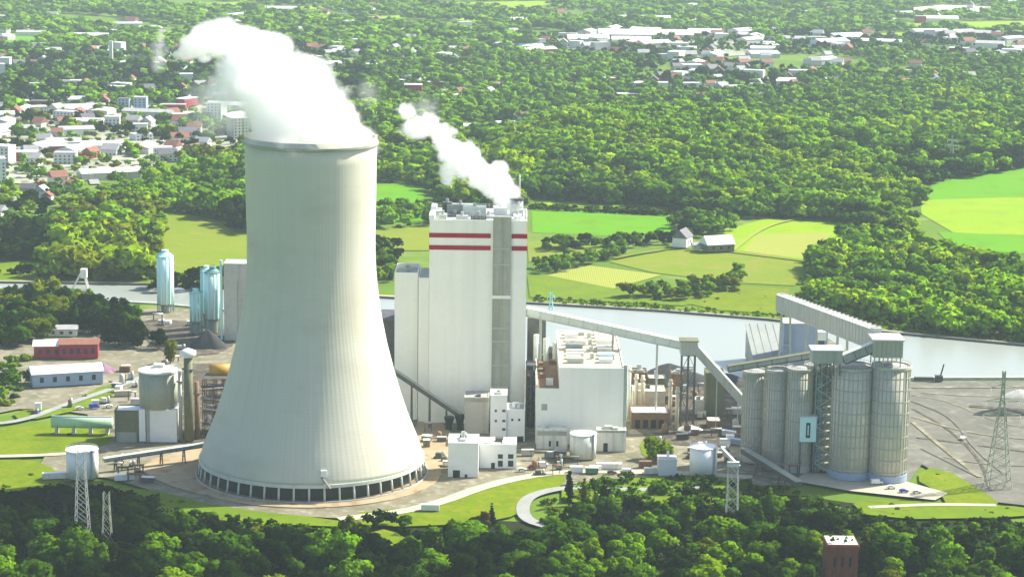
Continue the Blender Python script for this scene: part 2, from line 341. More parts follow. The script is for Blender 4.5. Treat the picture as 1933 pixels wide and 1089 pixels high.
fields = [
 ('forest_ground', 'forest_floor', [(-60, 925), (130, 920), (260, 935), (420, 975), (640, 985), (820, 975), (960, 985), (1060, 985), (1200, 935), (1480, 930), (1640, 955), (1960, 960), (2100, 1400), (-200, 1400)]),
 ('meadow', 'meadow_tan', [(285, 410), (350, 402), (440, 425), (560, 440), (560, 500), (470, 520), (330, 520), (285, 500)]),
 ('meadow', 'grass_mid', [(-40, 492), (70, 490), (80, 520), (60, 531), (-40, 529)]),
 ('green_field', 'grass_vivid', [(1003, 398), (1140, 394), (1268, 408), (1274, 442), (1150, 446), (1005, 440)]),
 ('field_strip', 'grass_light', [(1003, 374), (1120, 374), (1260, 392), (1266, 404), (1140, 390), (1003, 392)]),
 ('green_field', 'grass_vivid', [(1745, 348), (1960, 314), (1960, 371), (1775, 379), (1738, 374)]),
 ('pale_field', 'grass_light', [(1736, 378), (1960, 372), (1960, 446), (1800, 440), (1740, 405)]),
 ('green_field', 'grass_vivid', [(1770, 438), (1960, 447), (1960, 482), (1800, 470)]),
 ('light_field', 'grass_light', [(1330, 445), (1440, 415), (1630, 410), (1600, 450), (1530, 500), (1340, 480)]),
 ('stubble_field', 'stubble', [(1432, 443), (1570, 440), (1530, 489), (1400, 477)]),
 ('brown_field', 'meadow_tan', [(1150, 495), (1280, 470), (1400, 474), (1540, 494), (1500, 540), (1390, 535), (1230, 515)]),
 ('stubble_field', 'stubble', [(1025, 522), (1112, 502), (1250, 520), (1150, 548)]),
 ('tan_field', 'meadow_tan', [(995, 456), (1065, 458), (1160, 470), (1080, 486), (998, 496)]),
 ('bank_meadow', 'grass_lime', [(1290, 572), (1400, 541), (1490, 546), (1490, 596), (1350, 586)]),
 ('bank_meadow', 'grass_mid', [(995, 522), (1030, 520), (1160, 546), (1290, 548), (1330, 570), (1290, 578), (1000, 562)]),
 ('tan_field', 'meadow_tan', [(690, 436), (810, 428), (820, 474), (700, 474)]),
 ('green_field', 'grass_vivid', [(690, 344), (800, 352), (800, 418), (700, 422)]),
 ('far_field', 'grass_vivid', [(-40, 64), (62, 63), (84, 78), (60, 92), (-40, 90)]),
 ('far_field', 'grass_light', [(820, 6), (1040, 2), (1050, 9), (960, 18), (800, 16)]),
 ('far_field', 'grass_light', [(1680, 44), (1960, 40), (1960, 60), (1840, 62), (1700, 55)]),
 ('quarry', 'quarry', [(1690, 18), (1780, 10), (1880, 14), (1870, 28), (1740, 32)]),
 ('far_field', 'grass_light', [(200, 25), (310, 24), (310, 30), (215, 31)]),
 ('far_field', 'grass_light', [(1180, 12), (1300, 10), (1310, 17), (1190, 19)]),
 ('far_field', 'grass_light', [(520, 14), (700, 10), (700, 16), (530, 20)]),
 ('far_field', 'grass_light', [(380, 8), (470, 4), (480, 10), (390, 14)]), ('far_field', 'stubble', [(1050, 30), (1180, 26), (1200, 32), (1060, 38)]), ('far_field', 'grass_light', [(640, 34), (760, 30), (770, 36), (650, 42)]),
 ('far_field', 'grass_light', [(60, 8), (180, 3), (190, 10), (70, 16)]), ('far_field', 'stubble', [(1420, 26), (1560, 20), (1580, 27), (1430, 34)]), ('far_field', 'grass_mid', [(1240, 128), (1340, 124), (1350, 134), (1250, 140)]), ('far_field', 'stubble', [(700, 118), (790, 112), (800, 121), (705, 128)]),
 ('far_field', 'grass_light', [(1600, 66), (1720, 62), (1730, 70), (1610, 76)]), ('far_field', 'grass_light', [(1860, 88), (1960, 84), (1960, 94), (1870, 98)]), ('far_field', 'grass_mid', [(1000, 168), (1110, 160), (1120, 172), (1010, 182)]), ('far_field', 'grass_light', [(300, 62), (380, 58), (385, 66), (305, 70)]),
 ('far_field', 'grass_mid', [(1640, 132), (1760, 126), (1770, 138), (1650, 146)]), ('far_field', 'grass_light', [(540, 72), (640, 68), (645, 76), (545, 80)]), ('far_field', 'grass_light', [(860, 36), (980, 30), (990, 37), (865, 43)]),
 ('town_ground', 'town_ground', [(-40, 215), (140, 205), (260, 200), (460, 200), (470, 270), (350, 296), (260, 325), (110, 352), (-40, 345)]),
 ('town_ground', 'town_ground', [(1040, 64), (1180, 54), (1400, 62), (1500, 100), (1300, 112), (1080, 104)]),
 ('works_yard', 'yard_gravel', [(-40, 660), (60, 630), (200, 625), (260, 580), (420, 590), (560, 605), (740, 655), (1000, 706), (1200, 718), (1400, 722), (1560, 724), (1560, 905), (1480, 925), (1360, 912), (1060, 912), (860, 960), (700, 985), (430, 970), (250, 918), (180, 900), (120, 915), (60, 905), (100, 840), (200, 790), (60, 770), (-40, 790)]),
 ('coal_yard', 'coal_yard', [(1560, 722), (1960, 722), (1960, 960), (1870, 950), (1740, 880), (1700, 930), (1560, 915)]),
 ('grass_bank', 'grass_lime', [(-40, 822), (30, 806), (200, 800), (215, 836), (180, 852), (60, 860), (-40, 862)]),
 ('grass_bank', 'grass_lime', [(-40, 872), (60, 870), (110, 892), (130, 925), (-40, 935)]),
 ('grass_bank', 'grass_mid', [(120, 770), (210, 722), (225, 745), (160, 775), (40, 800), (20, 780)]),
 ('grass_bank', 'grass_lime', [(640, 975), (800, 958), (920, 925), (1060, 888), (1070, 918), (1010, 940), (985, 975), (900, 992), (700, 1000)]),
 ('grass_bank', 'grass_mid', [(240, 925), (300, 930), (420, 962), (640, 985), (700, 1000), (420, 990), (260, 960)]),
 ('grass_bank', 'grass_lime', [(1722, 905), (1768, 880), (1885, 948), (1880, 964), (1790, 962), (1775, 935)]),
 ('grass_patch', 'grass_lime', [(690, 1012), (735, 1000), (800, 1042), (720, 1080)]),
 ('grass_bank', 'grass_mid', [(1600, 945), (1780, 952), (1960, 962), (1960, 980), (1640, 985)]),
 ('grass_patch', 'grass_lime', [(1205, 838), (1240, 822), (1265, 838), (1255, 868), (1215, 870)]),
 ('grass_bank', 'grass_mid', [(1060, 915), (1280, 900), (1400, 910), (1400, 960), (1060, 960)]),
 ('service_road', 'pale_paving', [(1520, 895), (1700, 910), (1790, 935), (1765, 948), (1600, 930), (1500, 912)]),
 ('dark_yard', 'dark_yard', [(1190, 720), (1440, 722), (1440, 800), (1380, 850), (1190, 838)]),
 ('dark_yard', 'dark_yard', [(255, 600), (440, 620), (440, 668), (330, 680), (265, 640)]),
 ('dark_yard', 'dark_yard', [(330, 690), (450, 690), (420, 840), (330, 840)]),
 ('bare_soil', 'bare_soil', [(250, 880), (420, 838), (440, 930), (400, 945), (300, 915)]),
 ('bare_soil', 'bare_soil', [(770, 800), (850, 800), (850, 880), (800, 890)]),
]
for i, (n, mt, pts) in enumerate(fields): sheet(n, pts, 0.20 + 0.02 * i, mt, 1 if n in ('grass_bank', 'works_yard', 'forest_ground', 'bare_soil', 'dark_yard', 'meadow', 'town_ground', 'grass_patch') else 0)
ribbon('service_road', [(640, 985), (800, 965), (930, 915), (1060, 893), (1250, 895), (1420, 905)], 7, 1.30, 'pale_paving')
ribbon('winding_road', [(1330, 925), (1200, 930), (1080, 922), (1010, 935), (985, 955), (990, 985), (1040, 1000)], 6, 1.33, 'asphalt')
ribbon('path', [(-40, 866), (60, 864), (180, 858)], 5, 1.33, 'pale_paving')
ribbon('road', [(-40, 805), (40, 800), (130, 765), (220, 735), (330, 690)], 5, 1.33, 'asphalt')
ribbon('road', [(1640, 962), (1760, 956), (1880, 958)], 4, 1.33, 'pale_paving')
ribbon('road', [(1722, 760), (1800, 790), (1840, 850), (1900, 900)], 3, 1.33, 'coal_yard')
ribbon('road', [(1722, 735), (1840, 735), (1960, 733)], 4, 1.33, 'yard_gravel')
ribbon('road', [(1722, 800), (1780, 850), (1850, 905)], 2.5, 1.36, 'yard_gravel')
for i, (pts, w_, mt) in enumerate((([(1722, 750), (1790, 760), (1880, 800), (1960, 815)], 1.6, 'yard_gravel'), ([(1722, 775), (1790, 812), (1850, 870), (1870, 930)], 1.5, 'dark_yard'), ([(1730, 830), (1800, 838), (1960, 860)], 1.8, 'dark_yard'), ([(1722, 790), (1830, 822), (1960, 835)], 2.2, 'yard_gravel'), ([(1740, 745), (1850, 752), (1960, 750)], 2.5, 'yard_gravel'), ([(1760, 862), (1850, 880), (1960, 885)], 1.5, 'yard_gravel'), ([(1740, 850), (1850, 905)], 2, 'coal_yard'))): ribbon('wheel_track', pts, w_, 1.2 + .02 * i, mt)
ribbon('road', [(1830, 770), (1960, 780)], 5, 1.33, 'dark_yard')
ribbon('farm_track', [(1160, 490), (1220, 478), (1300, 468), (1400, 480), (1560, 500)], 4, 1.30, 'meadow_tan')
ribbon('farm_track', [(1380, 478), (1440, 430), (1520, 412)], 3.4, 1.30, 'stubble')
for pts in ([(-40, 318), (90, 300), (220, 262), (330, 240), (470, 228)], [(40, 232), (110, 262), (160, 300), (180, 350)], [(-40, 262), (120, 252), (300, 215), (440, 205)], [(1000, 92), (1200, 88), (1420, 92), (1560, 104)], [(640, 112), (800, 98), (1000, 92)]): ribbon('town_street', pts, 9, 1.3, 'asphalt')
TX, TY = G(589, 860, 9).x, G(589, 860, 9).y
mb = MB(); mb.lathe(TX, TY, [(61, 0), (61, 1.45)], 'bare_soil', 96, cap0=False)
apron = mb.build('tower_apron'); apron['kind'] = 'structure'
YZ = 1.5                                      # level of the finished yard
# ------------------------------------------------------------------ cooling tower
m, nt, b = new_mat('tower_concrete'); L = nt.links.new
tc = nd(nt, 'ShaderNodeTexCoord'); sp = nd(nt, 'ShaderNodeSeparateXYZ'); L(tc.outputs['Object'], sp.inputs[0])
at = nd(nt, 'ShaderNodeMath', operation='ARCTAN2'); L(sp.outputs[1], at.inputs[0]); L(sp.outputs[0], at.inputs[1])
def cyl_noise(ka, kz, det):
    c = nd(nt, 'ShaderNodeCombineXYZ'); x = nd(nt, 'ShaderNodeMath', operation='MULTIPLY'); z = nd(nt, 'ShaderNodeMath', operation='MULTIPLY')
    L(at.outputs[0], x.inputs[0]); x.inputs[1].default_value = ka; L(sp.outputs[2], z.inputs[0]); z.inputs[1].default_value = kz
    L(x.outputs[0], c.inputs[0]); L(z.outputs[0], c.inputs[2]); return noise(nt, c.outputs[0], 1.0, det)
s1, s2, s3 = cyl_noise(26, 0.025, 3), cyl_noise(70, 0.006, 2), noise(nt, worldpos(nt), 0.03, 4)
lift = nd(nt, 'ShaderNodeTexWave', wave_type='BANDS', bands_direction='Z'); L(tc.outputs['Object'], lift.inputs[0]); lift.inputs['Scale'].default_value = 0.21
col = mixc(nt, ramp(nt, s1, 0.35, 0.75), (0.60, 0.585, 0.48, 1), (0.57, 0.558, 0.45, 1))
col = mixc(nt, ramp(nt, s2, 0.5, 0.72), col, (0.53, 0.52, 0.41, 1))
col = mixc(nt, ramp(nt, s3, 0.4, 0.7), col, mixc(nt, 0.5, col, (0.60, 0.59, 0.50, 1)))
st_ = ramp(nt, noise(nt, worldpos(nt, 1, 1, 2.2), 0.018, 5), 0.48, 0.7)
stm = nd(nt, 'ShaderNodeMath', operation='MULTIPLY'); L(st_, stm.inputs[0]); stm.inputs[1].default_value = .55
col = mixc(nt, stm.outputs[0], col, (0.44, 0.42, 0.32, 1))
lf = nd(nt, 'ShaderNodeMath', operation='GREATER_THAN'); L(lift.outputs[1], lf.inputs[0]); lf.inputs[1].default_value = 0.96
lm = nd(nt, 'ShaderNodeMath', operation='MULTIPLY'); L(lf.outputs[0], lm.inputs[0]); lm.inputs[1].default_value = 0.12
col = mixc(nt, lm.outputs[0], col, (0.28, 0.30, 0.25, 1))
L(col, b.inputs['Base Color']); b.inputs['Roughness'].default_value = 0.85; b.inputs['Specular IOR Level'].default_value = 0.2
rw = nd(nt, 'ShaderNodeMath', operation='MULTIPLY'); L(at.outputs[0], rw.inputs[0]); rw.inputs[1].default_value = 120
rs = nd(nt, 'ShaderNodeMath', operation='SINE'); L(rw.outputs[0], rs.inputs[0])
bp = nd(nt, 'ShaderNodeBump'); bp.inputs['Strength'].default_value = 0.1; bp.inputs['Distance'].default_value = 0.1; L(rs.outputs[0], bp.inputs['Height']); L(bp.outputs[0], b.inputs['Normal'])
M['tower_concrete'] = m
ct = thing('cooling_tower', 'huge waisted grey concrete cooling tower standing on a ring of slender columns', 'cooling tower', (TX, TY, YZ))
prof = []
for py, hw in ((257, 125), (300, 124), (350, 123), (400, 122), (440, 121), (480, 121), (510, 122.5), (540, 125), (570, 128.5), (600, 133), (650, 143), (700, 156), (740, 167.5), (780, 181), (810, 193), (835, 203), (852, 208), (860, 210)):
    p = AT(589, py, TY); prof.append((hw / FPX * (p - Vector((0, 0, HC))).dot(FW), p.z))
RIMZ, RIMR = prof[0][1], prof[0][0]; SB, SR = prof[-1][1], prof[-1][0]
inner = [(r - 1.0, z) for r, z in prof[:9]][::-1]
mb = MB(); mb.lathe(TX, TY, [(SR - 1.4, SB)] + prof[::-1] + inner[::-1], 'tower_concrete', 128, cap0=False, cap1=False)
mb.build('shell', ct, smooth=True)
mb = MB(); mb.lathe(TX, TY, [(RIMR + 0.0, RIMZ - 3.6), (RIMR + 0.9, RIMZ - 3.4), (RIMR + 0.9, RIMZ - 2.4), (RIMR + 0.0, RIMZ - 2.2)], 'grey_louvre', 128, False, False); mb.build('rim_ring', ct, smooth=False)
mb = MB(); mb.lathe(TX, TY, [(SR - 0.4, SB - 1.2), (SR + 0.5, SB - 1.2), (SR + 0.5, SB + 0.3), (SR - 0.4, SB + 0.3)], 'pale_steel', 128, False, False); mb.build('bottom_ring', ct)
mb = MB(); mb.lathe(TX, TY, [(SR - 2.6, YZ), (SR - 2.6, SB - 0.3)], 'dark_opening', 96, True, True); mb.build('cooling_fill', ct)
mb = MB(); mb.lathe(TX, TY, [(SR + 2.2, YZ), (SR + 2.2, YZ + 0.5), (SR + 1.7, YZ + 0.5), (SR + 1.7, YZ + 0.1)], 'concrete', 128, False, False); mb.build('basin_wall', ct)
for i in range(48):
    a = 2 * math.pi * (i + 0.5) / 48; c, s = math.cos(a), math.sin(a)
    mb = MB(); mb.tube((TX + (SR + .7) * c, TY + (SR + .7) * s, YZ), (TX + (SR - 0.3) * c, TY + (SR - 0.3) * s, SB - 0.2), 0.5, 'pale_steel', 8)
    mb.build('column', ct, smooth=True)
a = R(-79); hr = [r for r, z in prof if z < 24][0]
mb = MB(); px_, py_ = TX + (SR - 2.6) * math.cos(a), TY + (SR - 2.6) * math.sin(a)
mb.box(px_ - 1.3, px_ + 1.3, py_ - 1.6, py_ + 2, SB + 3.4, SB + 6.6, 'white_paint', a + math.pi / 2); mb.build('access_hatch', ct)
mb = MB(); mb.beam((px_ - .5, py_ - 1.4, SB + 3.6), (px_ + 3.5, py_ - 4.2, SB - 1), 1.2, 0.5, 'dark_steel'); mb.build('hatch_stair', ct)
# ------------------------------------------------------------------ generic building from surveyed outlines
def span(xl, xr, yt, Y):
    p, q = AT(xl, yt, Y), AT(xr, yt, Y); return p.x, q.x, (p.z + q.z) / 2
def bld(name, label, cat, xl, xr, yt, yb=None, depth=15, wall='white_cladding', roof='roof_pale', Y=None, wins=(), bands=(), doors=(), parapet=0.7, group=None, z0=0.0, gable=None, kit=0, yaw=0, seed=1, top=True):
    if Y is None: Y = ground_y(yb, (xl + xr) / 2)
    x0, x1, z1 = span(xl, xr, yt, Y); zb = z0 or YZ - 0.3
    t = thing(name, label, cat, ((x0 + x1) / 2, Y + depth / 2, zb), group)
    mb = MB(); mb.box(x0, x1, Y, Y + depth, zb, z1, wall, yaw); mb.build('wall', t)
    if gable:
        mb = MB(); mb.gable((x0 + x1) / 2, Y + depth / 2, x1 - x0, depth, z1 + 0.01, z1 + gable, roof, yaw, 0.6); mb.build('roof', t)
    elif top:
        mb = MB(); mb.box(x0 + .4, x1 - .4, Y + .4, Y + depth - .4, z1 + 0.003, z1 + 0.25, roof, yaw); rf = mb.build('roof', t)
        if parapet:
            mb = MB(); w = 0.4
            mb.box(x0 - .1, x1 + .1, Y - .1, Y + w, z1 + .002, z1 + parapet, wall); mb.box(x0 - .1, x1 + .1, Y + depth - w, Y + depth + .1, z1 + .002, z1 + parapet, wall)
            mb.box(x0 - .1, x0 + w, Y + w, Y + depth - w, z1 + .002, z1 + parapet, wall); mb.box(x1 - w, x1 + .1, Y + w, Y + depth - w, z1 + .002, z1 + parapet, wall)
            mb.build('parapet', t)
        rr = random.Random(seed)
        for i in range(kit):                 # rooftop plant
            w, d, h = rr.uniform(1.5, 4.5), rr.uniform(1.5, 4.5), rr.uniform(0.8, 2.6)
            cx, cy = rr.uniform(x0 + 4, x1 - 4), rr.uniform(Y + 4, Y + depth - 4); q = rr.choice(['galvanised', 'dark_steel', 'white_paint', 'concrete', 'galvanised'])
            mb = MB()
            if rr.random() < 0.35: mb.cyl(cx, cy, w / 3, z1 + .25, z1 + .25 + h * 1.5, q, 12)
            else: mb.box(cx - w / 2, cx + w / 2, cy - d / 2, cy + d / 2, z1 + .25, z1 + .25 + h, q)
            mb.build(rr.choice(['vent', 'roof_unit', 'duct']), t)
    for (n, mt, rects, pr) in (('window', 'glass_dark', wins, .06), ('louvre_band', 'grey_louvre', bands, .12), ('door', 'dark_opening', doors, .08)):
        for (a, b_, c, d) in rects:
            p, q = AT(a, b_, Y), AT(c, d, Y)
            mb = MB(); mb.box(p.x, q.x, Y - pr, Y + .2, q.z, p.z, mt); wn = mb.build(n, t)
            if n == 'window':
                mb = MB(); w = .14
                mb.box(p.x - w, q.x + w, Y - .16, Y - .001, q.z - w, q.z, 'galvanised'); mb.box(p.x - w, q.x + w, Y - .16, Y - .001, p.z, p.z + w, 'galvanised')
                fr = mb.build('frame', wn)
    return t, x0, x1, Y, zb, z1
# boiler house
BY = ground_y(803, 903)
bh, bx0, bx1, _, bzb, bz1 = bld('boiler_house', 'towering white boiler house with two red stripes and a grey louvre strip', 'boiler house', 811, 995, 420, Y=BY, depth=41, kit=0, parapet=1.2)
mb = MB(); x0, x1, _z = span(931, 965, 420, BY); mb.box(x0, x1, BY - 1.2, BY + 2, bzb, bz1 + 3.2, 'grey_louvre'); gl = mb.build('louvre_tower', bh)
for py in (470, 500, 563, 620, 645, 690, 730):
    z = AT(950, py, BY).z; mb = MB(); mb.box(x0 - .15, x1 + .15, BY - 1.45, BY - 1.1, z, z + (1.6 if py == 563 else .7), 'white_cladding' if py == 563 else 'grey_cladding'); mb.build('landing', gl)
for y0, y1 in ((440.5, 449), (463.5, 472)):
    zt, zl = AT(880, y0, BY).z, AT(880, y1, BY).z
    mb = MB(); mb.box(bx0 - .25, x0 - 1.2, BY - .25, BY + .5, zl, zt, 'red_stripe'); mb.box(x1 + .4, bx1 + .25, BY - .25, BY + .5, zl, zt, 'red_stripe')
    mb.box(bx0 - .25, bx0 + .3, BY + .5, BY + 41.2, zl, zt, 'red_stripe'); mb.box(bx1 - .3, bx1 + .25, BY + .5, BY + 41.2, zl, zt, 'red_stripe'); mb.build('red_stripe', bh)
mb = MB(); w = bx1 - bx0
mb.box(bx0 - .3, bx0 + 2.4, BY - .3, BY + 41.3, bz1 + 1.25, bz1 + 3.4, 'white_cladding'); mb.build('roof_kerb', bh)
for (fx, fy, ww, dd, hh, mt) in ((.13, 8, 4, 8, 2.6, 'galvanised'), (.25, 20, 7, 10, 1.30, 'dark_steel'), (.33, 7, 6, 5, 2.2, 'galvanised'), (.45, 26, 12, 9, 4.2, 'pale_steel'), (.5, 8, 8, 6, 2.4, 'dark_steel'), (.6, 16, 6, 10, 1.30, 'galvanised'), (.3, 32, 14, 6, 4.4, 'grey_cladding'), (.72, 30, 7, 9, 3.5, 'white_paint'), (.9, 9, 4, 8, 2.6, 'white_paint'), (.92, 24, 4, 10, 3.6, 'galvanised'), (.16, 34, 5, 6, 5, 'dark_steel')):
    cx = bx0 + w * fx; mb = MB(); mb.box(cx - ww / 2, cx + ww / 2, BY + fy - dd / 2, BY + fy + dd / 2, bz1 + .25, bz1 + .25 + hh, mt); u = mb.build('roof_unit', bh)
    mb = MB(); mb.cyl(cx, BY + fy, .8, bz1 + .25 + hh, bz1 + 2.2 + hh, 'galvanised', 10); mb.build('vent', u)
zz = bz1 + 1.4
for yy in (BY - .1, BY + 41):
    mb = MB()
    for q in (2.2, 1.2): mb.beam((bx0, yy, zz + q), (bx1, yy, zz + q), .14, .14, 'galvanised')
    for i in range(26): xx = bx0 + w * i / 25; mb.beam((xx, yy, zz), (xx, yy, zz + 2.2), .14, .14, 'galvanised')
    mb.build('guard_rail', bh)
# flue on the boiler-house roof, source of the small plume
fx = AT(975, 400, BY + 25); mb = MB(); mb.cyl(fx.x, BY + 25, 3.4, bz1 + .25, bz1 + 9, 'galvanised', 24); fl = mb.build('flue', bh, True)
mb = MB(); mb.cyl(fx.x, BY + 25, 3.9, bz1 + 8.2, bz1 + 9.3, 'dark_steel', 24); mb.build('flue_ring', fl)
mx = AT(981, 330, BY + 36); mb = MB(); mb.tube((mx.x, BY + 36, bz1), (mx.x, BY + 36, mx.z), .85, 'galvanised', 8, .3); mb.build('mast', bh, True)
# annexes (filter houses) on the left flank
bld('filter_annex', 'lower white annex with grey roof recess, on the left flank of the boiler house', 'annex', 745, 789, 524, Y=BY + 6, depth=28, kit=3, parapet=2.6, roof='grey_cladding', seed=3)
bld('stair_annex', 'narrow white annex wedged between boiler house and lower filter annex', 'annex', 790, 810, 527, Y=BY + 2, depth=30, kit=0, roof='grey_cladding')
# turbine hall: a tall hall with a lower open-roofed bay at its left corner
HY0 = ground_y(843, 1095)
th, tx0, tx1, _, tzb, tz1 = bld('turbine_hall', 'big pale turbine hall with cluttered roof beside the boiler house', 'turbine hall', 1056, 1178, 697, Y=HY0, depth=92, kit=0, roof='tan_pipe', bands=[(1135, 806, 1178, 811)], parapet=0.8)
lx0, lx1, lz1 = span(1012, 1056, 733, HY0)
mb = MB(); mb.box(lx0, tx0 - .003, HY0 + .003, HY0 + 84, tzb, lz1, 'white_cladding'); mb.build('low_bay', th)
mb = MB(); mb.box(lx0 - .05, lx0 + .7, HY0 + .1, HY0 + 84, lz1 + .003, lz1 + 2.0, 'cream_render'); mb.box(lx0 + .7, tx0, HY0 + 82, HY0 + 84, lz1 + .003, lz1 + 3.5, 'cream_render'); mb.build('bay_parapet', th)
mb = MB(); mb.box(lx0 + .8, tx0 - .05, HY0 + .6, HY0 + 81.9, lz1 + .003, lz1 + .2, 'rust_brown'); br = mb.build('bay_roof', th)
rr = random.Random(5)
for i in range(9):
    cx, cy = rr.uniform(lx0 + 2.5, tx0 - 2), HY0 + 8 + i * 8; mb = MB(); mb.box(cx - rr.uniform(.8, 2), cx + rr.uniform(.8, 2), cy - 2, cy + 2, lz1 + .2, lz1 + rr.uniform(1.2, 3.2), rr.choice(['cream_render', 'rust_brown', 'tan_pipe', 'olive_cladding'])); mb.build('roof_unit', br)
for i in range(9):                           # ridge ventilators and ducts across the roof
    yy = HY0 + 12 + i * 8.6
    mb = MB(); mb.box(tx0 + 4, tx0 + 13 + rr.uniform(-2, 2), yy, yy + 3.4, tz1 + .25, tz1 + rr.uniform(1.4, 3), rr.choice(['white_paint', 'cream_render', 'galvanised'])); mb.build('roof_duct', th)
    mb = MB(); mb.box(tx1 - 12, tx1 - 4 + rr.uniform(-1, 1), yy + 1, yy + 5, tz1 + .25, tz1 + rr.uniform(1.4, 3.2), rr.choice(['galvanised', 'pale_steel', 'white_paint', 'teal_frame'])); u = mb.build('roof_unit', th)
    if i % 2: mb = MB(); mb.cyl(tx1 - 15, yy + 3, 1.1, tz1 + .25, tz1 + 3, 'galvanised', 12); mb.build('vent', th)
mb = MB(); mb.box(tx1 + .02, tx1 + 1.6, HY0 + 1, HY0 + 5, tzb, tz1 + 2, 'galvanised'); mb.build('stair_shaft', th)
p, q = AT(1022, 762, HY0), AT(1033, 774, HY0); mb = MB(); mb.box(p.x, q.x, HY0 - .1, HY0 + .3, q.z, p.z, 'grey_louvre'); mb.build('vent_grille', th)
# the cluster of small buildings in front
bld('workshop', 'low pale annex with long dark louvre band in front of the turbine hall', 'annex', 1013, 1072, 812, 852, 6, 'cream_render', bands=[(1014, 813, 1070, 822)], wins=[(1036, 832, 1040, 842), (1050, 832, 1054, 842)], seed=4, kit=1)
bld('pump_house', 'grey pump house with dark roofline band right of the squat tank', 'pump house', 1127, 1182, 814, 856, 6, 'cream_render', bands=[(1128, 812, 1180, 817)], doors=[(1139, 836, 1147, 852)], seed=6, kit=2)
bld('switch_house', 'plain grey block with a dark band under its roof edge', 'switch house', 877, 923, 752, Y=ground_y(822, 900), depth=14, wall='concrete', roof='roof_grey', bands=[(877.3, 752, 922.7, 759)], kit=1, seed=8)
bld('office_block', 'white office block with a column of small dark windows', 'office', 926, 957, 748, Y=ground_y(838, 958), depth=14, wall='white_paint', roof='roof_pale', wins=[(948, 773, 954, 777), (948, 792, 954, 796), (948, 808, 954, 812), (934, 773, 938, 777), (934, 792, 938, 796)], kit=2, seed=9)
bld('office_wing', 'white wing with one dark doorway, joined beside the office block', 'office', 957.5, 991, 775, Y=ground_y(838, 958) + 1, depth=14, wall='white_paint', roof='roof_grey', wins=[(965, 790, 969, 794), (978, 790, 982, 794)], doors=[(976, 823, 988, 834)], kit=4, seed=10)
bld('gate_house', 'low white building with a big dark doorway nearest the cooling tower', 'gate house', 846, 903, 838, 905, 17, 'white_paint', 'roof_pale', doors=[(855, 887, 868, 904)], wins=[(877, 895, 882, 902)], kit=4, seed=11)
bld('store_building', 'white low building with paired dark square windows', 'store', 905, 975, 841, 888, 14, 'white_paint', 'roof_pale', wins=[(940, 857, 949, 865), (940, 869, 949, 880), (959, 857, 969, 865), (959, 869, 969, 880)], doors=[(927, 873, 934, 884)], kit=3, seed=12)
# open steel frame between boiler house and turbine hall
def frame(t, name, x0, x1, y0, y1, z0, z1, nx, ny, nz, mat, w=.5, deck=None, parent=None):
    mb = MB()
    for i in range(nx + 1):
        for j in range(ny + 1): x, y = x0 + (x1 - x0) * i / nx, y0 + (y1 - y0) * j / ny; mb.beam((x, y, z0), (x, y, z1), w, w, mat)
    for kz in range(1, nz + 1):
        z = z0 + (z1 - z0) * kz / nz
        for j in range(ny + 1): y = y0 + (y1 - y0) * j / ny; mb.beam((x0, y, z - .35), (x1, y, z - .35), w * .7, w * .7, mat)
        for i in range(nx + 1): x = x0 + (x1 - x0) * i / nx; mb.beam((x, y0, z - .35), (x, y1, z - .35), w * .7, w * .7, mat)
    for kz in range(nz):
        za, zb = z0 + (z1 - z0) * kz / nz, z0 + (z1 - z0) * (kz + 1) / nz
        for i in range(nx):
            xa, xb = x0 + (x1 - x0) * i / nx, x0 + (x1 - x0) * (i + 1) / nx
            if (i + kz) % 2: xa, xb = xb, xa
            mb.beam((xa, y0, za), (xb, y0, zb), w * .5, w * .5, mat)
    o = mb.build(name, t)
    if deck:
        for kz in range(1, nz + 1):
            z = z0 + (z1 - z0) * kz / nz; d = MB(); d.box(x0 + .3, x1 - .3, y0 + .3, y1 - .3, z, z + .2, deck); d.build('deck', t)
    return o
p, q = AT(994, 690, BY - 8), AT(1011, 690, BY - 8)
t = thing('steel_frame', 'dark open steel frame filling the gap between boiler house and turbine hall', 'steel frame', ((p.x + q.x) / 2, BY - 4, YZ))
frame(t, 'frame', p.x, q.x, BY - 8, BY + 4, YZ, AT(1000, 690, BY - 8).z, 2, 2, 6, 'dark_steel', .55, 'dark_steel')
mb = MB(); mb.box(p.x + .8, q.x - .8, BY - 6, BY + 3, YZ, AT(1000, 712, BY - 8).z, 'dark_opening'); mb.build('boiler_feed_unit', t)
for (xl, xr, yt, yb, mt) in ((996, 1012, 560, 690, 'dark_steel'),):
    p, q = AT(xl, yt + 40, BY + 26), AT(xr + 34, yt, BY + 26)
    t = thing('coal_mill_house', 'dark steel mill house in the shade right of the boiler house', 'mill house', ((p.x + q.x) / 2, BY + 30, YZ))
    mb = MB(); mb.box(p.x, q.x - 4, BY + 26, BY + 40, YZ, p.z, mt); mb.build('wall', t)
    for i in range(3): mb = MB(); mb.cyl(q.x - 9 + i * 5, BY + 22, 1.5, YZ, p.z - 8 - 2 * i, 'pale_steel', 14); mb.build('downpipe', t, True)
p, q = AT(722, 600, BY + 30), AT(746, 600, BY + 30)
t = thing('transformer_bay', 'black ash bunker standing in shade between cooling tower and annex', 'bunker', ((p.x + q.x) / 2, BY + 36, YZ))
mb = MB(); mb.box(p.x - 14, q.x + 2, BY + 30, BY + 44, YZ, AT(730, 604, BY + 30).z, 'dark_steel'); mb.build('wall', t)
mb = MB(); mb.gable((p.x + q.x) / 2 - 6, BY + 37, q.x - p.x + 16, 14, AT(730, 604, BY + 30).z, AT(730, 590, BY + 30).z, 'roof_slate'); mb.build('roof', t)
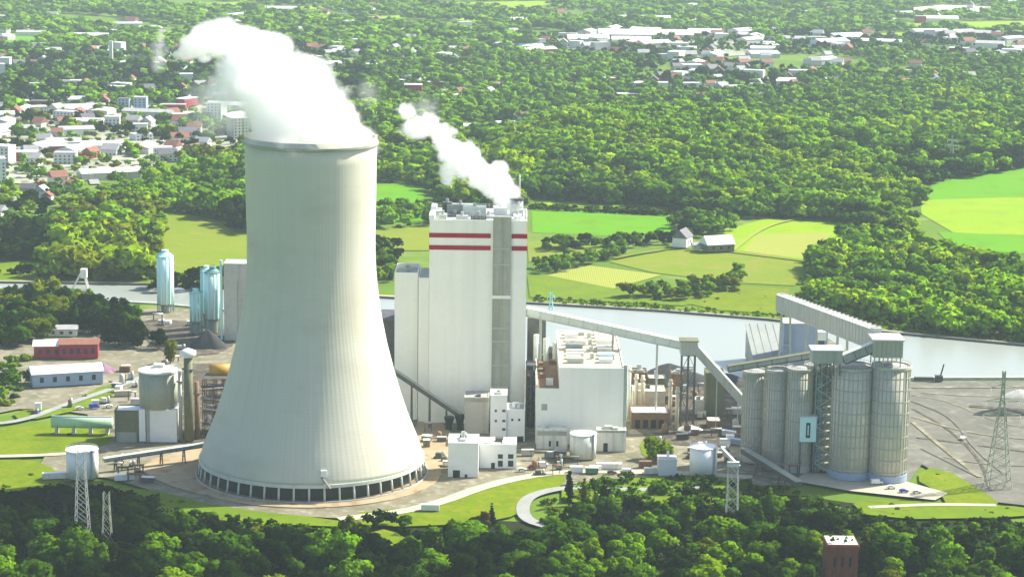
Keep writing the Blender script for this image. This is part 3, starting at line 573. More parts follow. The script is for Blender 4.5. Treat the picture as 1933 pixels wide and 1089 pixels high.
# inclined pipe gallery in front of the annex
def gallery(name, label, cat, p, q, w, h, side, roof, legs=(), leg_mat='galvanised', windows=0, legw=.5, group=None):
    p, q = Vector(p), Vector(q); t = thing(name, label, cat, (p.x, p.y, p.z), group)
    mb = MB(); mb.beam(p, q, w, h, side); mb.build('casing', t)
    d = (q - p).normalized(); a = d.cross(Vector((0, 0, 1))).normalized(); u = a.cross(d).normalized()
    mb = MB(); mb.beam(p + u * (h / 2 + .16), q + u * (h / 2 + .16), w + .6, .3, roof); mb.build('roof', t)
    mb = MB(); n = max(3, int((q - p).length / 7))
    for s in (-1, 1):
        mb.beam(p + a * s * (w / 2 + .12) - u * (h / 2 - .2), q + a * s * (w / 2 + .12) - u * (h / 2 - .2), .2, .5, leg_mat)
        for i in range(n + 1): c = p + (q - p) * (i / n) + a * s * (w / 2 + .1); mb.beam(c - u * h / 2, c + u * h / 2, .18, .3, leg_mat)
    mb.build('truss', t)
    for f in legs:
        c = p + (q - p) * f; mb = MB(); zt = c.z - h / 2
        if zt > YZ + 1:
            for s in (-1, 1): mb.beam(Vector((c.x, c.y, 0)) + a * s * (w / 2 + .6) + Vector((0, 0, YZ)), Vector((c.x, c.y, zt)) + a * s * (w / 2 - .3), legw, legw, leg_mat)
            mb.beam(Vector((c.x, c.y, (zt + YZ) / 2)) - a * w / 2, Vector((c.x, c.y, (zt + YZ) / 2)) + a * w / 2, legw * .7, legw * .7, leg_mat)
            mb.build('trestle', t)
    return t
gallery('pipe_gallery', 'dark sloping pipe gallery running down across the annex foot', 'gallery', AT(742, 700, BY - 8), AT(868, 784, BY - 14), 2.2, 2.0, 'dark_steel', 'grey_louvre', (.28, .55, .8), 'dark_steel')
for px, yt, yb, lb in ((848, 786, 806, 'small dark hopper at the foot of the sloping gallery'), (868, 782, 806, 'dark bin touching the grey switch house')):
    p = AT(px, yt, BY - 14); mb = MB(); mb.lathe(p.x, p.y, [(1.4, YZ), (1.4, YZ + 2), (2.6, p.z - 1), (2.6, p.z)], 'dark_opening', 12); solo(mb, 'hopper', lb, 'hopper', (p.x, p.y, YZ))
# tanks
def tank(name, label, px, yb, rpx, yt, mat, roof='roof_pale', cone=1.2, group=None, ladder=True):
    g = G(px, yb, YZ); dep = (g - Vector((0, 0, HC))).dot(FW); r = rpx / FPX * dep; cy = g.y + r; zt = AT(px, yt, g.y + r).z
    t = thing(name, label, 'tank', (g.x, cy, YZ), group)
    mb = MB(); mb.cyl(g.x, cy, r, YZ, zt, mat, 40); mb.build('shell', t)
    for pl in t.children[0].data.polygons: pl.use_smooth = abs(pl.normal.z) < .5
    mb = MB(); mb.lathe(g.x, cy, [(r + .25, zt), (r + .25, zt + .3), (r * .2, zt + .3 + cone), (.1, zt + .35 + cone)], roof, 40); mb.build('roof', t)
    if ladder:
        mb = MB(); mb.box(g.x + r * .7, g.x + r * .7 + .8, cy - r * .75 - .5, cy - r * .75 + .3, YZ, zt + 1, 'galvanised'); mb.build('ladder', t)
        mb = MB()
        for i in range(24):
            a, b2 = 2 * math.pi * i / 24, 2 * math.pi * (i + 1) / 24
            mb.beam((g.x + r * math.cos(a), cy + r * math.sin(a), zt + 1.2), (g.x + r * math.cos(b2), cy + r * math.sin(b2), zt + 1.2), .12, .12, 'galvanised')
            mb.beam((g.x + r * math.cos(a), cy + r * math.sin(a), zt + .2), (g.x + r * math.cos(a), cy + r * math.sin(a), zt + 1.2), .1, .1, 'galvanised')
        mb.build('rail', t)
    return t
tank('storage_tank', 'squat pale tank close in front of the turbine hall', 1101, 868, 25, 818, 'cream_render')
tank('storage_tank', 'clean white cylindrical tank standing in the grass left of the lattice mast', 1329, 902, 26, 843, 'white_paint', 'roof_white')
bld('tank_shed', 'small bluish white flat shed left of the white cylindrical tank', 'shed', 1243, 1278, 868, 902, 9, 'silver_paint', 'roof_grey', kit=1, seed=14, parapet=.3)
# ------------------------------------------------------------------ coal handling: galleries, transfer tower
GY = BY + 14
pA, pB = AT(994, 588, GY), AT(1292, 652, GY - 12)
gallery('conveyor_gallery', 'long white conveyor gallery sloping from boiler house to the transfer tower', 'conveyor', pA, pB, 4.2, 4.2, 'pale_steel', 'roof_white', (.09, .55, .83), 'galvanised', legw=.8)
XT = AT(1300, 655, GY - 12)
t = thing('transfer_tower', 'dark lattice transfer tower with a small cabin where two conveyors meet', 'transfer tower', (XT.x, XT.y, YZ))
frame(t, 'lattice', XT.x - 3.4, XT.x + 3.4, XT.y - 3.4, XT.y + 3.4, YZ, XT.z - 3.5, 2, 2, 5, 'dark_steel', .5)
mb = MB(); mb.box(XT.x - 4.4, XT.x + 4.4, XT.y - 4.2, XT.y + 4.2, XT.z - 3.5, XT.z + 3.6, 'grey_cladding'); mb.build('cabin', t)
mb = MB(); mb.box(XT.x - 4.9, XT.x + 4.9, XT.y - 4.7, XT.y + 4.7, XT.z + 3.61, XT.z + 4.1, 'olive_cladding'); mb.build('roof', t)
gallery('conveyor_gallery', 'pale steep conveyor gallery dropping from transfer tower toward the left silos', 'conveyor', (XT.x + 3.6, XT.y - 4, XT.z - .5), AT(1446, 806, ground_y(815, 1446)), 4.4, 3.8, 'grey_cladding', 'pale_steel', (.3, .6, .82), 'galvanised')
gallery('conveyor_gallery', 'dark low conveyor running along the edge of the trees to the silo foot', 'conveyor', G(1404, 850, 9), G(1508, 914, 5), 3.0, 2.4, 'dark_steel', 'grey_louvre', (.3, .7), 'dark_steel')
# ------------------------------------------------------------------ silos
def silo(label, pl, pr, yt, yb, seams, mat='silo_concrete', n=72, lift=None):
    c = (pl + pr) / 2; g = G(c, yb, YZ); dep = (g - Vector((0, 0, HC))).dot(FW); r = (pr - pl) / 2 / FPX * dep * 1.02; cy = g.y + r
    zt = AT(c, yt, cy).z; x = AT(c, yt, cy).x
    t = thing('coal_silo', label, 'silo', (x, cy, YZ), 'coal silos')
    mb = MB(); mb.lathe(x, cy, [(r, YZ), (r, zt)], mat, n); w = mb.build('wall', t)
    for pl_ in w.data.polygons: pl_.use_smooth = abs(pl_.normal.z) < .5
    mb = MB(); mb.lathe(x, cy, [(r + .5, zt - .2), (r + .5, zt + 1.0), (r - .4, zt + 1.0), (r - .4, zt + .3)], 'concrete', n, False, False); mb.build('rim', t)
    mb = MB(); mb.lathe(x, cy, [(r - .45, zt + .02), (r - .45, zt + .3), (r * .3, zt + 1.4)], 'roof_grey', n, False, True); rf = mb.build('roof', t)
    for a in seams:
        a = R(a); mb = MB(); px_, py_ = x + (r + .2) * math.cos(a), cy + (r + .2) * math.sin(a)
        mb.box(px_ - .16, px_ + .16, py_ - .22, py_ + .22, YZ, zt - .2, 'silo_seam', a); mb.build('buttress', t)
    for i in range(9):
        zz = YZ + (zt - YZ) * (i + .8) / 9.6; mb = MB(); mb.lathe(x, cy, [(r + .02, zz), (r + .28, zz), (r + .28, zz + .5), (r + .02, zz + .5)], 'silo_seam', n, False, False); mb.build('hoop', t)
    mb = MB()
    for i in range(40):
        a = 2 * math.pi * i / 40; b2 = 2 * math.pi * (i + 1) / 40
        mb.beam((x + r * math.cos(a), cy + r * math.sin(a), zt + 2.1), (x + r * math.cos(b2), cy + r * math.sin(b2), zt + 2.1), .12, .12, 'galvanised')
        mb.beam((x + r * math.cos(a), cy + r * math.sin(a), zt + 1), (x + r * math.cos(a), cy + r * math.sin(a), zt + 2.1), .12, .12, 'galvanised')
    mb.build('rail', rf)
    mb = MB(); mb.lathe(x, cy, [(r + .55, YZ), (r + .55, YZ + 3.2), (r + .05, YZ + 3.3)], 'blue_cladding' if lift else 'concrete', n, False, False); mb.build('plinth', t)
    return t, x, cy, r, zt
RIB = tuple(range(-176, 0, 13))
silo('leftmost narrow coal silo, half hidden by the steep conveyor', 1404, 1451, 702, 874, RIB)
silo('tall back coal silo closing the gap behind the stair tower', 1520, 1592, 694, 886, RIB)
s1, s1x, s1y, s1r, s1z = silo('second coal silo from the left, under the flat roof gallery', 1446, 1492, 699, 885, RIB)
silo('third coal silo from the left, beside the pale framed cabin', 1488, 1534, 697, 893, RIB)
sD = silo('fourth coal silo from the left, just right of the stair tower', 1573, 1650, 693, 907, RIB, lift=True)
s2, s2x, s2y, s2r, s2z = silo('rightmost coal silo with sunlit edge beside the open yard', 1648, 1718, 692, 912, RIB, lift=True)
for i, (px, py) in enumerate(((1649, 906),)):
    g = G(px, py, YZ); mb = MB(); mb.box(g.x - 1.3, g.x + 1.3, g.y - 1, g.y + 2, YZ, s2z + 3, 'silo_seam'); mb.build('elevator_shaft', s2)
# stair tower between the two silos
p, q = AT(1538, 700, ground_y(892, 1555)), AT(1572, 700, ground_y(892, 1555)); yS = p.y - 3.5
t = thing('stair_tower', 'latticed steel stair tower standing between the third and fourth coal silos', 'stair tower', ((p.x + q.x) / 2, yS + 4, YZ))
frame(t, 'lattice', p.x + .4, q.x - .4, yS, yS + 8, YZ, s2z + 1, 3, 2, 14, 'galvanised', .45, 'grey_louvre')
mb = MB()
for i in range(12):
    z0, z1 = YZ + (s2z - YZ) * i / 12, YZ + (s2z - YZ) * (i + 1) / 12; a, b2 = (p.x + .8, q.x - .8) if i % 2 else (q.x - .8, p.x + .8)
    mb.beam((a, yS - .5, z0), (b2, yS - .5, z1), 1.0, .3, 'pale_steel')
mb.build('flights', t)
mb = MB(); mb.box(p.x + 3.6, q.x - 1, yS + 3.4, yS + 7.6, YZ, s2z, 'grey_louvre'); mb.build('lift_shaft', t)
# light framed panel bearing a dark upright slot
a = AT(1511, 789, ground_y(893, 1525) - 7); b2 = AT(1540, 834, ground_y(893, 1525) - 7); yP = a.y
t = thing('control_cabin', 'pale blue framed cabin front with dark upright slot, raised beside third silo', 'cabin', ((a.x + b2.x) / 2, yP + 3, YZ))
mb = MB(); mb.box(a.x, b2.x, yP, yP + 6, b2.z, a.z, 'cyan_silo_pale'); mb.build('wall', t)
cxp = (a.x + b2.x) / 2; mb = MB(); mb.box(cxp - 1.0, cxp + 1.0, yP - .12, yP + .2, b2.z + 2.0, a.z - 2.2, 'glass_dark'); mb.build('window', t)
mb = MB(); mb.box(cxp - .32, cxp + .32, yP - .2, yP - .125, b2.z + 3.2, a.z - 3.4, 'cyan_silo'); mb.build('mullion', t)
mb = MB(); mb.box(a.x - .3, b2.x + .3, yP - .3, yP + 6.3, a.z + .01, a.z + .5, 'roof_white'); mb.build('roof', t)
mb = MB()
for xx in (a.x + .5, b2.x - .5):
    for yy in (yP + .5, yP + 5.5): mb.beam((xx, yy, YZ), (xx, yy, b2.z), .5, .5, 'dark_steel')
mb.build('stilts', t)
mb = MB(); mb.beam((b2.x + 1.6, yP + 6, YZ), (b2.x + 1.6, yP + 6, s1z), 2.0, 2.0, 'teal_frame'); solo(mb, 'bucket_elevator', 'slim teal bucket elevator shaft rising just right of the pale framed cabin', 'elevator', (b2.x + 2.2, yP + 2, YZ))
# beam gallery over the left silo, joint house, link gallery, head house, long gallery to the harbour
p, q = AT(1374, 696, s1y + 2), AT(1540, 669, s1y + 2)
gallery('conveyor_gallery', 'flat grey gallery lying over the tops of the left silos', 'conveyor', p, q, 4, 2.6, 'grey_cladding', 'olive_cladding', (), 'dark_steel')
a, b2 = AT(1534, 662, s2y - 4), AT(1590, 686, s2y - 4)
t = thing('joint_house', 'small white roofed conveyor house above the stair tower', 'conveyor house', ((a.x + b2.x) / 2, s2y, b2.z))
mb = MB(); mb.box(a.x, b2.x, s2y - 4, s2y + 6, b2.z, a.z, 'grey_cladding'); mb.build('wall', t)
mb = MB(); mb.box(a.x - .5, b2.x + .5, s2y - 4.5, s2y + 6.5, a.z + .01, a.z + .6, 'roof_white'); mb.build('roof', t)
mb = MB()
for i in range(5): xx = a.x + 1 + (b2.x - a.x - 2) * i / 4; mb.beam((xx, s2y - 3.6, s2z - 4), (xx, s2y - 3.6, b2.z), .45, .45, 'dark_steel')
mb.build('legs', t)
a, b2 = AT(1650, 643, s2y - 6), AT(1704, 676, s2y - 6); hhz, hhx = (a.z + b2.z) / 2, (a.x + b2.x) / 2
t = thing('head_house', 'boxy brown grey head house on stilts above the rightmost silo', 'head house', (hhx, s2y, s2z))
mb = MB(); mb.box(a.x, b2.x, s2y - 6, s2y + 8, b2.z, a.z, 'silo_seam'); mb.build('wall', t)
mb = MB(); mb.box(a.x - .6, b2.x + .6, s2y - 6.6, s2y + 8.6, a.z + .01, a.z + .7, 'roof_pale'); mb.build('roof', t)
mb = MB()
for i in range(4):
    for yy in (s2y - 5, s2y + 6): xx = a.x + .8 + (b2.x - a.x - 1.6) * i / 3; mb.beam((xx, yy, s2z + .3), (xx, yy, b2.z), .5, .5, 'galvanised')
mb.build('stilts', t)
mb = MB()
for i in range(6): xx = a.x + 1.5 + i * 2.1; mb.box(xx, xx + .5, s2y - 6.12, s2y - 5.9, b2.z + .5, a.z - .5, 'grey_louvre')
mb.build('louvres', t)
gallery('conveyor_gallery', 'short grey gallery climbing from the white roofed house to the head house', 'conveyor', AT(1592, 678, s2y), AT(1656, 652, s2y), 4, 4.4, 'grey_cladding', 'roof_pale', (), 'dark_steel')
pA = Vector((hhx - 4, s2y + 4, a.z + 0.5)); pB = AT(1474, 572, 1250)
lg = gallery('conveyor_gallery', 'massive long grey gallery with pale roof reaching over the harbour', 'conveyor', pA + Vector((0, 4, -2.5)), pB, 5.5, 9.5, 'grey_cladding', 'roof_pale', (.3, .62, .93), 'galvanised', legw=1.1)
d = (pB - pA); mb = MB(); up = Vector((0, 0, 5.3))
n = 24
for i in range(n + 1): c = pA + Vector((0, 4, -2.5)) + (pB - pA - Vector((0, 4, -2.5))) * (i / n) + up; mb = MB(); mb.beam(c + Vector((-2.6, -1.2, .35)), c + Vector((2.6, 1.2, .35)), .5, .5, 'concrete'); mb.build('roof_rib', lg)
# lower deck house and added reflection slab under the far end of the gallery
sheet('reflection_slab', [(1420, 664), (1440, 640), (1560, 640), (1610, 672), (1560, 700), (1425, 700)], 1.2, 'yard_gravel')  # solid slab put where the gallery is mirrored in the water
a, b2 = AT(1476, 598, 1240), AT(1560, 650, 1240)
t = thing('unloading_house', 'blue grey unloading house in shade under the long harbour gallery', 'unloading house', ((a.x + b2.x) / 2, 1246, 1.2))
mb = MB(); mb.box(a.x + 1, b2.x, 1236, 1252, 1.2, AT(1500, 612, 1236).z, 'blue_cladding'); mb.build('wall', t)
mb = MB(); mb.box(a.x + .5, b2.x + .5, 1235.5, 1252.5, AT(1500, 612, 1236).z, AT(1500, 612, 1236).z + .6, 'grey_cladding'); mb.build('roof', t)
p = AT(1551, 626, 1180); mb = MB(); mb.box(p.x - 2.4, p.x + 2.4, p.y - 2, p.y + 2, p.z - 4.5, p.z, 'white_paint'); mb.box(p.x - 2.7, p.x + 2.7, p.y - 2.3, p.y + 2.3, p.z + .01, p.z + .4, 'roof_white')
mb.box(p.x - 1.6, p.x + 1.6, p.y - 1, p.y + 1, 1.2, p.z - 4.51, 'dark_steel'); solo(mb, 'crane_cab', 'white cab on a dark post under the long gallery', 'cab', (p.x, p.y, 1.2))
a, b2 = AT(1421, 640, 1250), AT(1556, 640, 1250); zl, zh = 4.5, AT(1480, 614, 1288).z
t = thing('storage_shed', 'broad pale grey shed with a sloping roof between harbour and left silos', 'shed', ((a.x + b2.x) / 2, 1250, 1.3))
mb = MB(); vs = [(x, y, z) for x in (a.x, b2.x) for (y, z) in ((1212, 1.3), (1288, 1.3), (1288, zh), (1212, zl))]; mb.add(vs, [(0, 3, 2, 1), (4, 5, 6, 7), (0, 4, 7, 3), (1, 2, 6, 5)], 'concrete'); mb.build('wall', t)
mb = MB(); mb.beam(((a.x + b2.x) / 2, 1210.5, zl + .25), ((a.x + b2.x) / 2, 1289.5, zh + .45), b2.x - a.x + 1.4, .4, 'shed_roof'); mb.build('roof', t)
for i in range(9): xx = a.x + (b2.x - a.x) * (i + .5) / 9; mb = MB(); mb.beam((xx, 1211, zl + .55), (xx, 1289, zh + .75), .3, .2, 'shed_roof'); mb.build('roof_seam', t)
# ------------------------------------------------------------------ plant clutter right of the turbine hall
def heap(name, label, px, py, rx, ry, h, mat, n=28, seed=1):
    g = G(px, py, YZ - .4); rr = random.Random(seed); mb = MB(); rings = 6; vs = []; fs = []
    for j in range(rings):
        f = j / (rings - 1)
        for i in range(n):
            a = 2 * math.pi * i / n; w = 1 + .13 * math.sin(3 * a + seed) + rr.uniform(-.06, .06)
            vs.append((g.x + rx * (1 - f * .96) * w * math.cos(a), g.y + ry * (1 - f * .96) * w * math.sin(a), g.z + h * (f ** .85) + rr.uniform(-.15, .15) * h * (1 - f) * f * 2))
    for j in range(rings - 1):
        for i in range(n): q = (i + 1) % n; fs.append((j * n + i, j * n + q, (j + 1) * n + q, (j + 1) * n + i))
    fs.append(tuple((rings - 1) * n + i for i in range(n))); mb.add(vs, fs, mat)
    return solo(mb, name, label, 'heap', (g.x, g.y, YZ - .4), smooth=True)
heap('coal_heap', 'long dark coal heap at the water edge left of the transfer tower', 1262, 722, 26, 14, 11, 'coal', seed=2)
heap('coal_heap', 'lower dark coal heap tucked behind the olive bunker', 1370, 724, 16, 10, 6, 'coal', seed=5)
heap('coal_heap', 'black coal heap below the mint silos', 392, 655, 11, 8, 11, 'coal', seed=3)
heap('coal_heap', 'low black heap behind the dark trees near the left canal bank', 225, 588, 14, 9, 5, 'coal', seed=4)
heap('coal_heap', 'long low coal ridge behind the tall pylon on the coal yard', 1890, 782, 17, 4, 4, 'coal', seed=8)
heap('gravel_heap', 'grey stone heap at the right edge of the coal yard', 1925, 748, 10, 6, 4, 'concrete', seed=10)
heap('scrap_heap', 'purple brown scrap heap right of the white roofed warehouse', 196, 700, 7, 6, 4, 'purple_heap', seed=6)
heap('gravel_heap', 'pale gravel heap in front of the low white halls', 1300, 812, 7, 5, 3, 'cream_render', seed=7)
bld('coal_bunker', 'olive clad bunker tower under the steep conveyor', 'bunker', 1333, 1368, 706, 792, 12, 'olive_cladding', 'olive_cladding', kit=2, seed=21)
bld('low_hall', 'low hall with bright white flat roof and brown open front', 'hall', 1192, 1262, 782, 812, 16, 'rust_brown', 'roof_white', parapet=.9, doors=[(1199, 792, 1208, 808), (1214, 792, 1223, 808), (1229, 792, 1238, 808), (1244, 792, 1253, 808)], seed=22)
bld('low_hall', 'tan hall with pale roof right behind the white roofed low hall', 'hall', 1195, 1256, 740, 780, 14, 'tan_pipe', 'roof_pale', bands=[(1197, 762, 1254, 768)], kit=4, seed=23)
bld('low_hall', 'rusty brown process block at the harbour edge beside the coal heap', 'hall', 1194, 1222, 705, 742, 12, 'rust_brown', 'olive_cladding', kit=2, seed=24)
bld('low_hall', 'olive and white process block in front of the coal heap', 'hall', 1224, 1256, 716, 748, 10, 'olive_cladding', 'roof_pale', bands=[(1226, 730, 1254, 736)], kit=2, seed=25)
bld('low_hall', 'tiny pale shed between transfer tower and olive bunker', 'hall', 1310, 1330, 758, 786, 9, 'cream_render', 'roof_white', kit=1, seed=26)
bld('low_hall', 'white flat hut at the foot of the olive bunker', 'hall', 1336, 1360, 795, 812, 8, 'rust_brown', 'roof_white', seed=27, parapet=.3)
bld('low_hall', 'rusty process building with stained front just right of transfer tower', 'hall', 1268, 1290, 708, 760, 10, 'rust_brown', 'grey_louvre', kit=3, seed=28)
p = AT(1205, 735, HY0 + 40)
for i, (px, yt, yb) in enumerate(((1186, 690, 790), (1200, 706, 780), (1212, 708, 780), (1264, 716, 800), (1277, 730, 810))):
    g = G(px, yb, YZ); z = AT(px, yt, g.y).z; mb = MB(); mb.cyl(g.x, g.y, 1.0, YZ, z, 'tan_pipe' if i else 'pale_steel', 12); mb.cyl(g.x, g.y, 1.4, z - 3, z - 2, 'galvanised', 12)
    solo(mb, 'vent_stack', ['grey stack against the right corner of turbine hall', 'left tan stack of the pair by the brown process block', 'right tan stack of the pair by the brown process block', 'tall tan stack at the right end of the low halls', 'shorter tan stack standing before the transfer tower'][i], 'stack', (g.x, g.y, YZ), None, True)
# small vehicles and containers -------------------------------------------------------------
def car_parts(t, x, y, z, body, yaw, van=False):
    c, n = math.cos(yaw), math.sin(yaw); P = lambda a, b, h: (x + c * a - n * b, y + n * a + c * b, z + h)
    L_, W_, H_ = (5.4, 2.0, 2.4) if van else (4.5, 1.8, 1.45)
    def loft(prof, wd, mat, mb):
        k_ = len(prof); vs = [P(a, -wd / 2, h) for a, h in prof] + [P(a, wd / 2, h) for a, h in prof]
        fs = [tuple(range(k_)), tuple(range(2 * k_ - 1, k_ - 1, -1))] + [(i, k_ + i, k_ + (i + 1) % k_, (i + 1) % k_) for i in range(k_)]
        mb.add(vs, fs, mat)
    mb = MB(); h = L_ / 2
    if van: loft([(-h, .35), (h, .35), (h, 1.1), (h - .9, 1.35), (h - 1.5, H_), (-h, H_)], W_, body, mb)
    else: loft([(-h, .35), (h, .35), (h, .75), (h - 1.1, .95), (h - 1.8, H_), (-h + 1.1, H_), (-h + .2, .95), (-h, .9)], W_, body, mb)
    mb.build('body', t)
    mb = MB()
    if van: loft([(h - 1.42, 1.4), (h - .88, 1.4), (h - 1.38, 2.2), (h - 1.6, 2.2)], W_ + .04, 'glass_dark', mb)
    else: loft([(h - 1.25, .98), (h - 1.78, 1.36), (-h + 1.12, 1.36), (-h + .45, .98)], W_ + .04, 'glass_dark', mb)
    mb.build('windows', t)
    for a in (-h + .9, h - .9):
        for s in (-1, 1): mb = MB(); mb.tube(P(a, s * (W_ / 2 - .12), .34), P(a, s * (W_ / 2 + .06), .34), .34, 'rubber', 12); mb.build('wheel', t)
def car(label, px, py, body, yaw=0., van=False):
    g = G(px, py, YZ); t = thing('parked_van' if van else 'parked_car', label, 'van' if van else 'car', g); car_parts(t, g.x, g.y, g.z + .02, body, yaw, van)
car('dark blue car parked at the right end of the silo forecourt', 1706, 928, 'blue_paint', .1)
car('silver car parked to the right of the dark blue car', 1730, 930, 'silver_paint', .1)
car('white car parked left of the dark blue car by the rightmost silo', 1682, 921, 'white_paint', .1)
car('pale van standing by the base of the rightmost silo', 1655, 913, 'white_paint', .2, True)
car('dark car on the yard in front of the pump house', 1155, 893, 'dark_steel', 0)
car('white van parked on the road below the squat tank', 1185, 893, 'white_paint', 0, True)
car('silver car beside the low store with paired windows', 985, 888, 'silver_paint', .2)
car('red car left of the silver one near the store', 1004, 884, 'brick_red', .2)
car('white van on the pale yard right of the store', 1024, 880, 'white_paint', .2, True)
car('blue van on the left works yard beside a white car', 178, 770, 'blue_paint', .4, True)
car('white car beside the blue van on the left works yard', 205, 768, 'white_paint', .4)
car('silver car left of the blue van on the left works yard', 150, 772, 'silver_paint', .4)
car('white car on the coal yard track near the right pylon', 1818, 828, 'white_paint', 1.)
car('dark car near the bare ground left of cooling tower', 262, 893, 'dark_steel', .3)
def container(label, px, py, mat, yaw, L_=6.1, roof=None):
    g = G(px, py, YZ); t = thing('container', label, 'container', g)
    mb = MB(); mb.box(g.x - L_ / 2, g.x + L_ / 2, g.y - 1.25, g.y + 1.25, YZ, YZ + 2.6, mat, yaw); mb.build('body', t)
    mb = MB(); mb.box(g.x - L_ / 2 - .05, g.x + L_ / 2 + .05, g.y - 1.3, g.y + 1.3, YZ + 2.603, YZ + 2.75, roof or mat, yaw); mb.build('roof', t)
    mb = MB(); n = 12
    for i in range(n): xx = -L_ / 2 + L_ * (i + .5) / n; cx, cy = g.x + math.cos(yaw) * xx + math.sin(yaw) * 1.3, g.y + math.sin(yaw) * xx - math.cos(yaw) * 1.3; mb.box(cx - .1, cx + .1, cy - .06, cy + .06, YZ + .2, YZ + 2.5, mat, yaw)
    mb.build('ribs', t)
container('green container on the yard below the squat tank', 1117, 892, 'green_paint', 0, 6.1, 'roof_pale')
container('white container left of the green one on the yard', 1088, 890, 'white_paint', 0)
container('long cream site hut right of the green container', 1150, 884, 'cream_render', 0, 12, 'roof_white')
container('rusty container under the bright bush near the low halls', 1218, 880, 'rust_brown', .1)
container('cream container right of the rusty one near the white tank', 1228, 893, 'cream_render', .1)
container('white container left of the lower road by the bare ground', 235, 905, 'white_paint', .3, 9)
container('cream site hut on the grass edge left of the white drum tank', 105, 902, 'cream_render', .2, 12, 'roof_white')
container('white hut in the grass right of the cooling tower basin', 812, 962, 'white_paint', 0, 8, 'roof_white')
container('dark container by the brown pipework left of the cooling tower', 236, 700, 'rust_brown', 0)
container('tan container below the grey topped silo', 232, 746, 'tan_pipe', .2, 9)
container('pale container at the left foot of the office wing', 996, 858, 'concrete', .1)
container('grey container along the foot of turbine hall annex', 1045, 862, 'grey_cladding', 0, 9)
container('dark container at the back of the low yard near tan stacks', 1288, 828, 'dark_steel', .2)
container('blue grey container in the scrap corner below the steep conveyor', 1392, 838, 'blue_cladding', -.5, 9)
container('pale container behind the blue grey one in the scrap corner', 1376, 822, 'silver_paint', -.5, 7)
# ------------------------------------------------------------------ left works
def cyl_px(t, part, px, yb, rpx, yt, mat, Y, n=40, taper=None, smooth=True):
    p = AT(px, (yt + yb) / 2, Y); r = rpx / FPX * (p - Vector((0, 0, HC))).dot(FW); zb, zt = AT(px, yb, Y).z, AT(px, yt, Y).z
    mb = MB(); mb.lathe(p.x, Y, [(r, zb), (r if taper is None else taper * r, zt)], mat, n); o = mb.build(part, t)
    for pl in o.data.polygons: pl.use_smooth = abs(pl.normal.z) < .5
    return p.x, r, zb, zt
Yg = ground_y(840, 299) + 9
g = AT(298, 838, Yg)
t = thing('ash_silo', 'fat grey drum silo on a white base left of the cooling tower', 'silo', (g.x, Yg, YZ))
x, r, zb, zt = cyl_px(t, 'drum', 299, 766, 36, 700, 'grey_louvre', Yg)
mb = MB(); mb.lathe(x, Yg, [(r + .4, zt), (r + .4, zt + .8), (r * .3, zt + 2)], 'roof_pale', 40, True, True); rf = mb.build('roof', t)
mb = MB(); mb.box(x - 2, x + 3, Yg - 2, Yg + 2, zt + 1.2, zt + 3.6, 'cream_render'); mb.build('roof_unit', rf)
a, b2 = AT(276, 768, Yg - 8), AT(333, 768, Yg - 8); mb = MB(); mb.box(a.x, b2.x, Yg - 8, Yg + 8, YZ - .2, zb - .05, 'white_paint'); mb.build('base', t)
mb = MB(); mb.box(a.x + .2, a.x + 1.6, Yg - 8.3, Yg - 8.01, YZ, zb, 'grey_louvre'); mb.build('downpipe', t)
bld('filter_house', 'dark ribbed block with a pale frame, left of the grey drum silo', 'filter house', 216, 262, 778, 838, 13, 'olive_cladding', 'roof_white', bands=[(220, 815, 258, 836)], seed=31, parapet=1.0)
a = AT(262, 778, ground_y(838, 268) - .6); b2 = AT(275, 838, ground_y(838, 268) - .6); mb = MB(); mb.box(a.x, b2.x, a.y, a.y + 12, YZ, a.z + 1.5, 'white_paint'); solo(mb, 'stair_shaft', 'narrow white shaft squeezed between dark ribbed block and grey silo', 'shaft', ((a.x + b2.x) / 2, a.y + 6, YZ))
def stack(label, px, yb, rpx, yt, mat, cap=None):
    gg = G(px, yb, YZ); t = thing('stack', label, 'stack', (gg.x, gg.y, YZ)); x, r, zb, zt = cyl_px(t, 'pipe', px, yb, rpx, yt, mat, gg.y, 16, .9)
    if cap: mb = MB(); mb.lathe(x, gg.y, [(r * 1.1, zt), (r * 1.7, zt + 1), (r * 1.7, zt + 3), (r * .6, zt + 4.2)], cap, 16); mb.build('cowl', t, True)
    mb = MB(); mb.lathe(x, gg.y, [(r + .9, zt - 6), (r + .9, zt - 5.7)], 'dark_steel', 16); mb.build('platform', t)
stack('dark tall stack with a white cowl behind the grey drum silo', 356, 832, 9, 674, 'olive_cladding', 'white_paint')
stack('thin pale pipe stack just right of the grey drum silo', 340, 830, 3.5, 698, 'pale_steel')
stack('short dark stack between white cowl stack and brown pipework', 372, 828, 5, 720, 'rust_brown')
gY = ground_y(826, 407)
a, b2 = AT(382, 715, gY), AT(432, 826, gY)
t = thing('pipework_frame', 'brown open steel frame full of pipes against the cooling tower', 'steel frame', ((a.x + b2.x) / 2, gY, YZ))
frame(t, 'frame', a.x, b2.x + 3, gY, gY + 14, YZ, a.z, 3, 2, 5, 'rust_brown', .5, 'dark_steel')
rr = random.Random(3)
for i in range(14):
    z = rr.uniform(YZ + 1, a.z - 1); x = rr.uniform(a.x + 1, b2.x - 1); mt = rr.choice(['tan_pipe', 'cream_render', 'rust_brown', 'dark_steel', 'galvanised', 'white_paint']); mb = MB()
    if i % 2: mb.tube((a.x - 1, gY - .4 + i * .2, z), (b2.x + 2, gY - .4 + i * .2, z + rr.uniform(-2, 2)), rr.uniform(.3, .7), mt, 8)
    else: mb.cyl(x, gY + 1 + i * .3, rr.uniform(.9, 1.9), z - 3, z + 2.5, mt, 14)
    mb.build('pipe' if i % 2 else 'vessel', t, True)
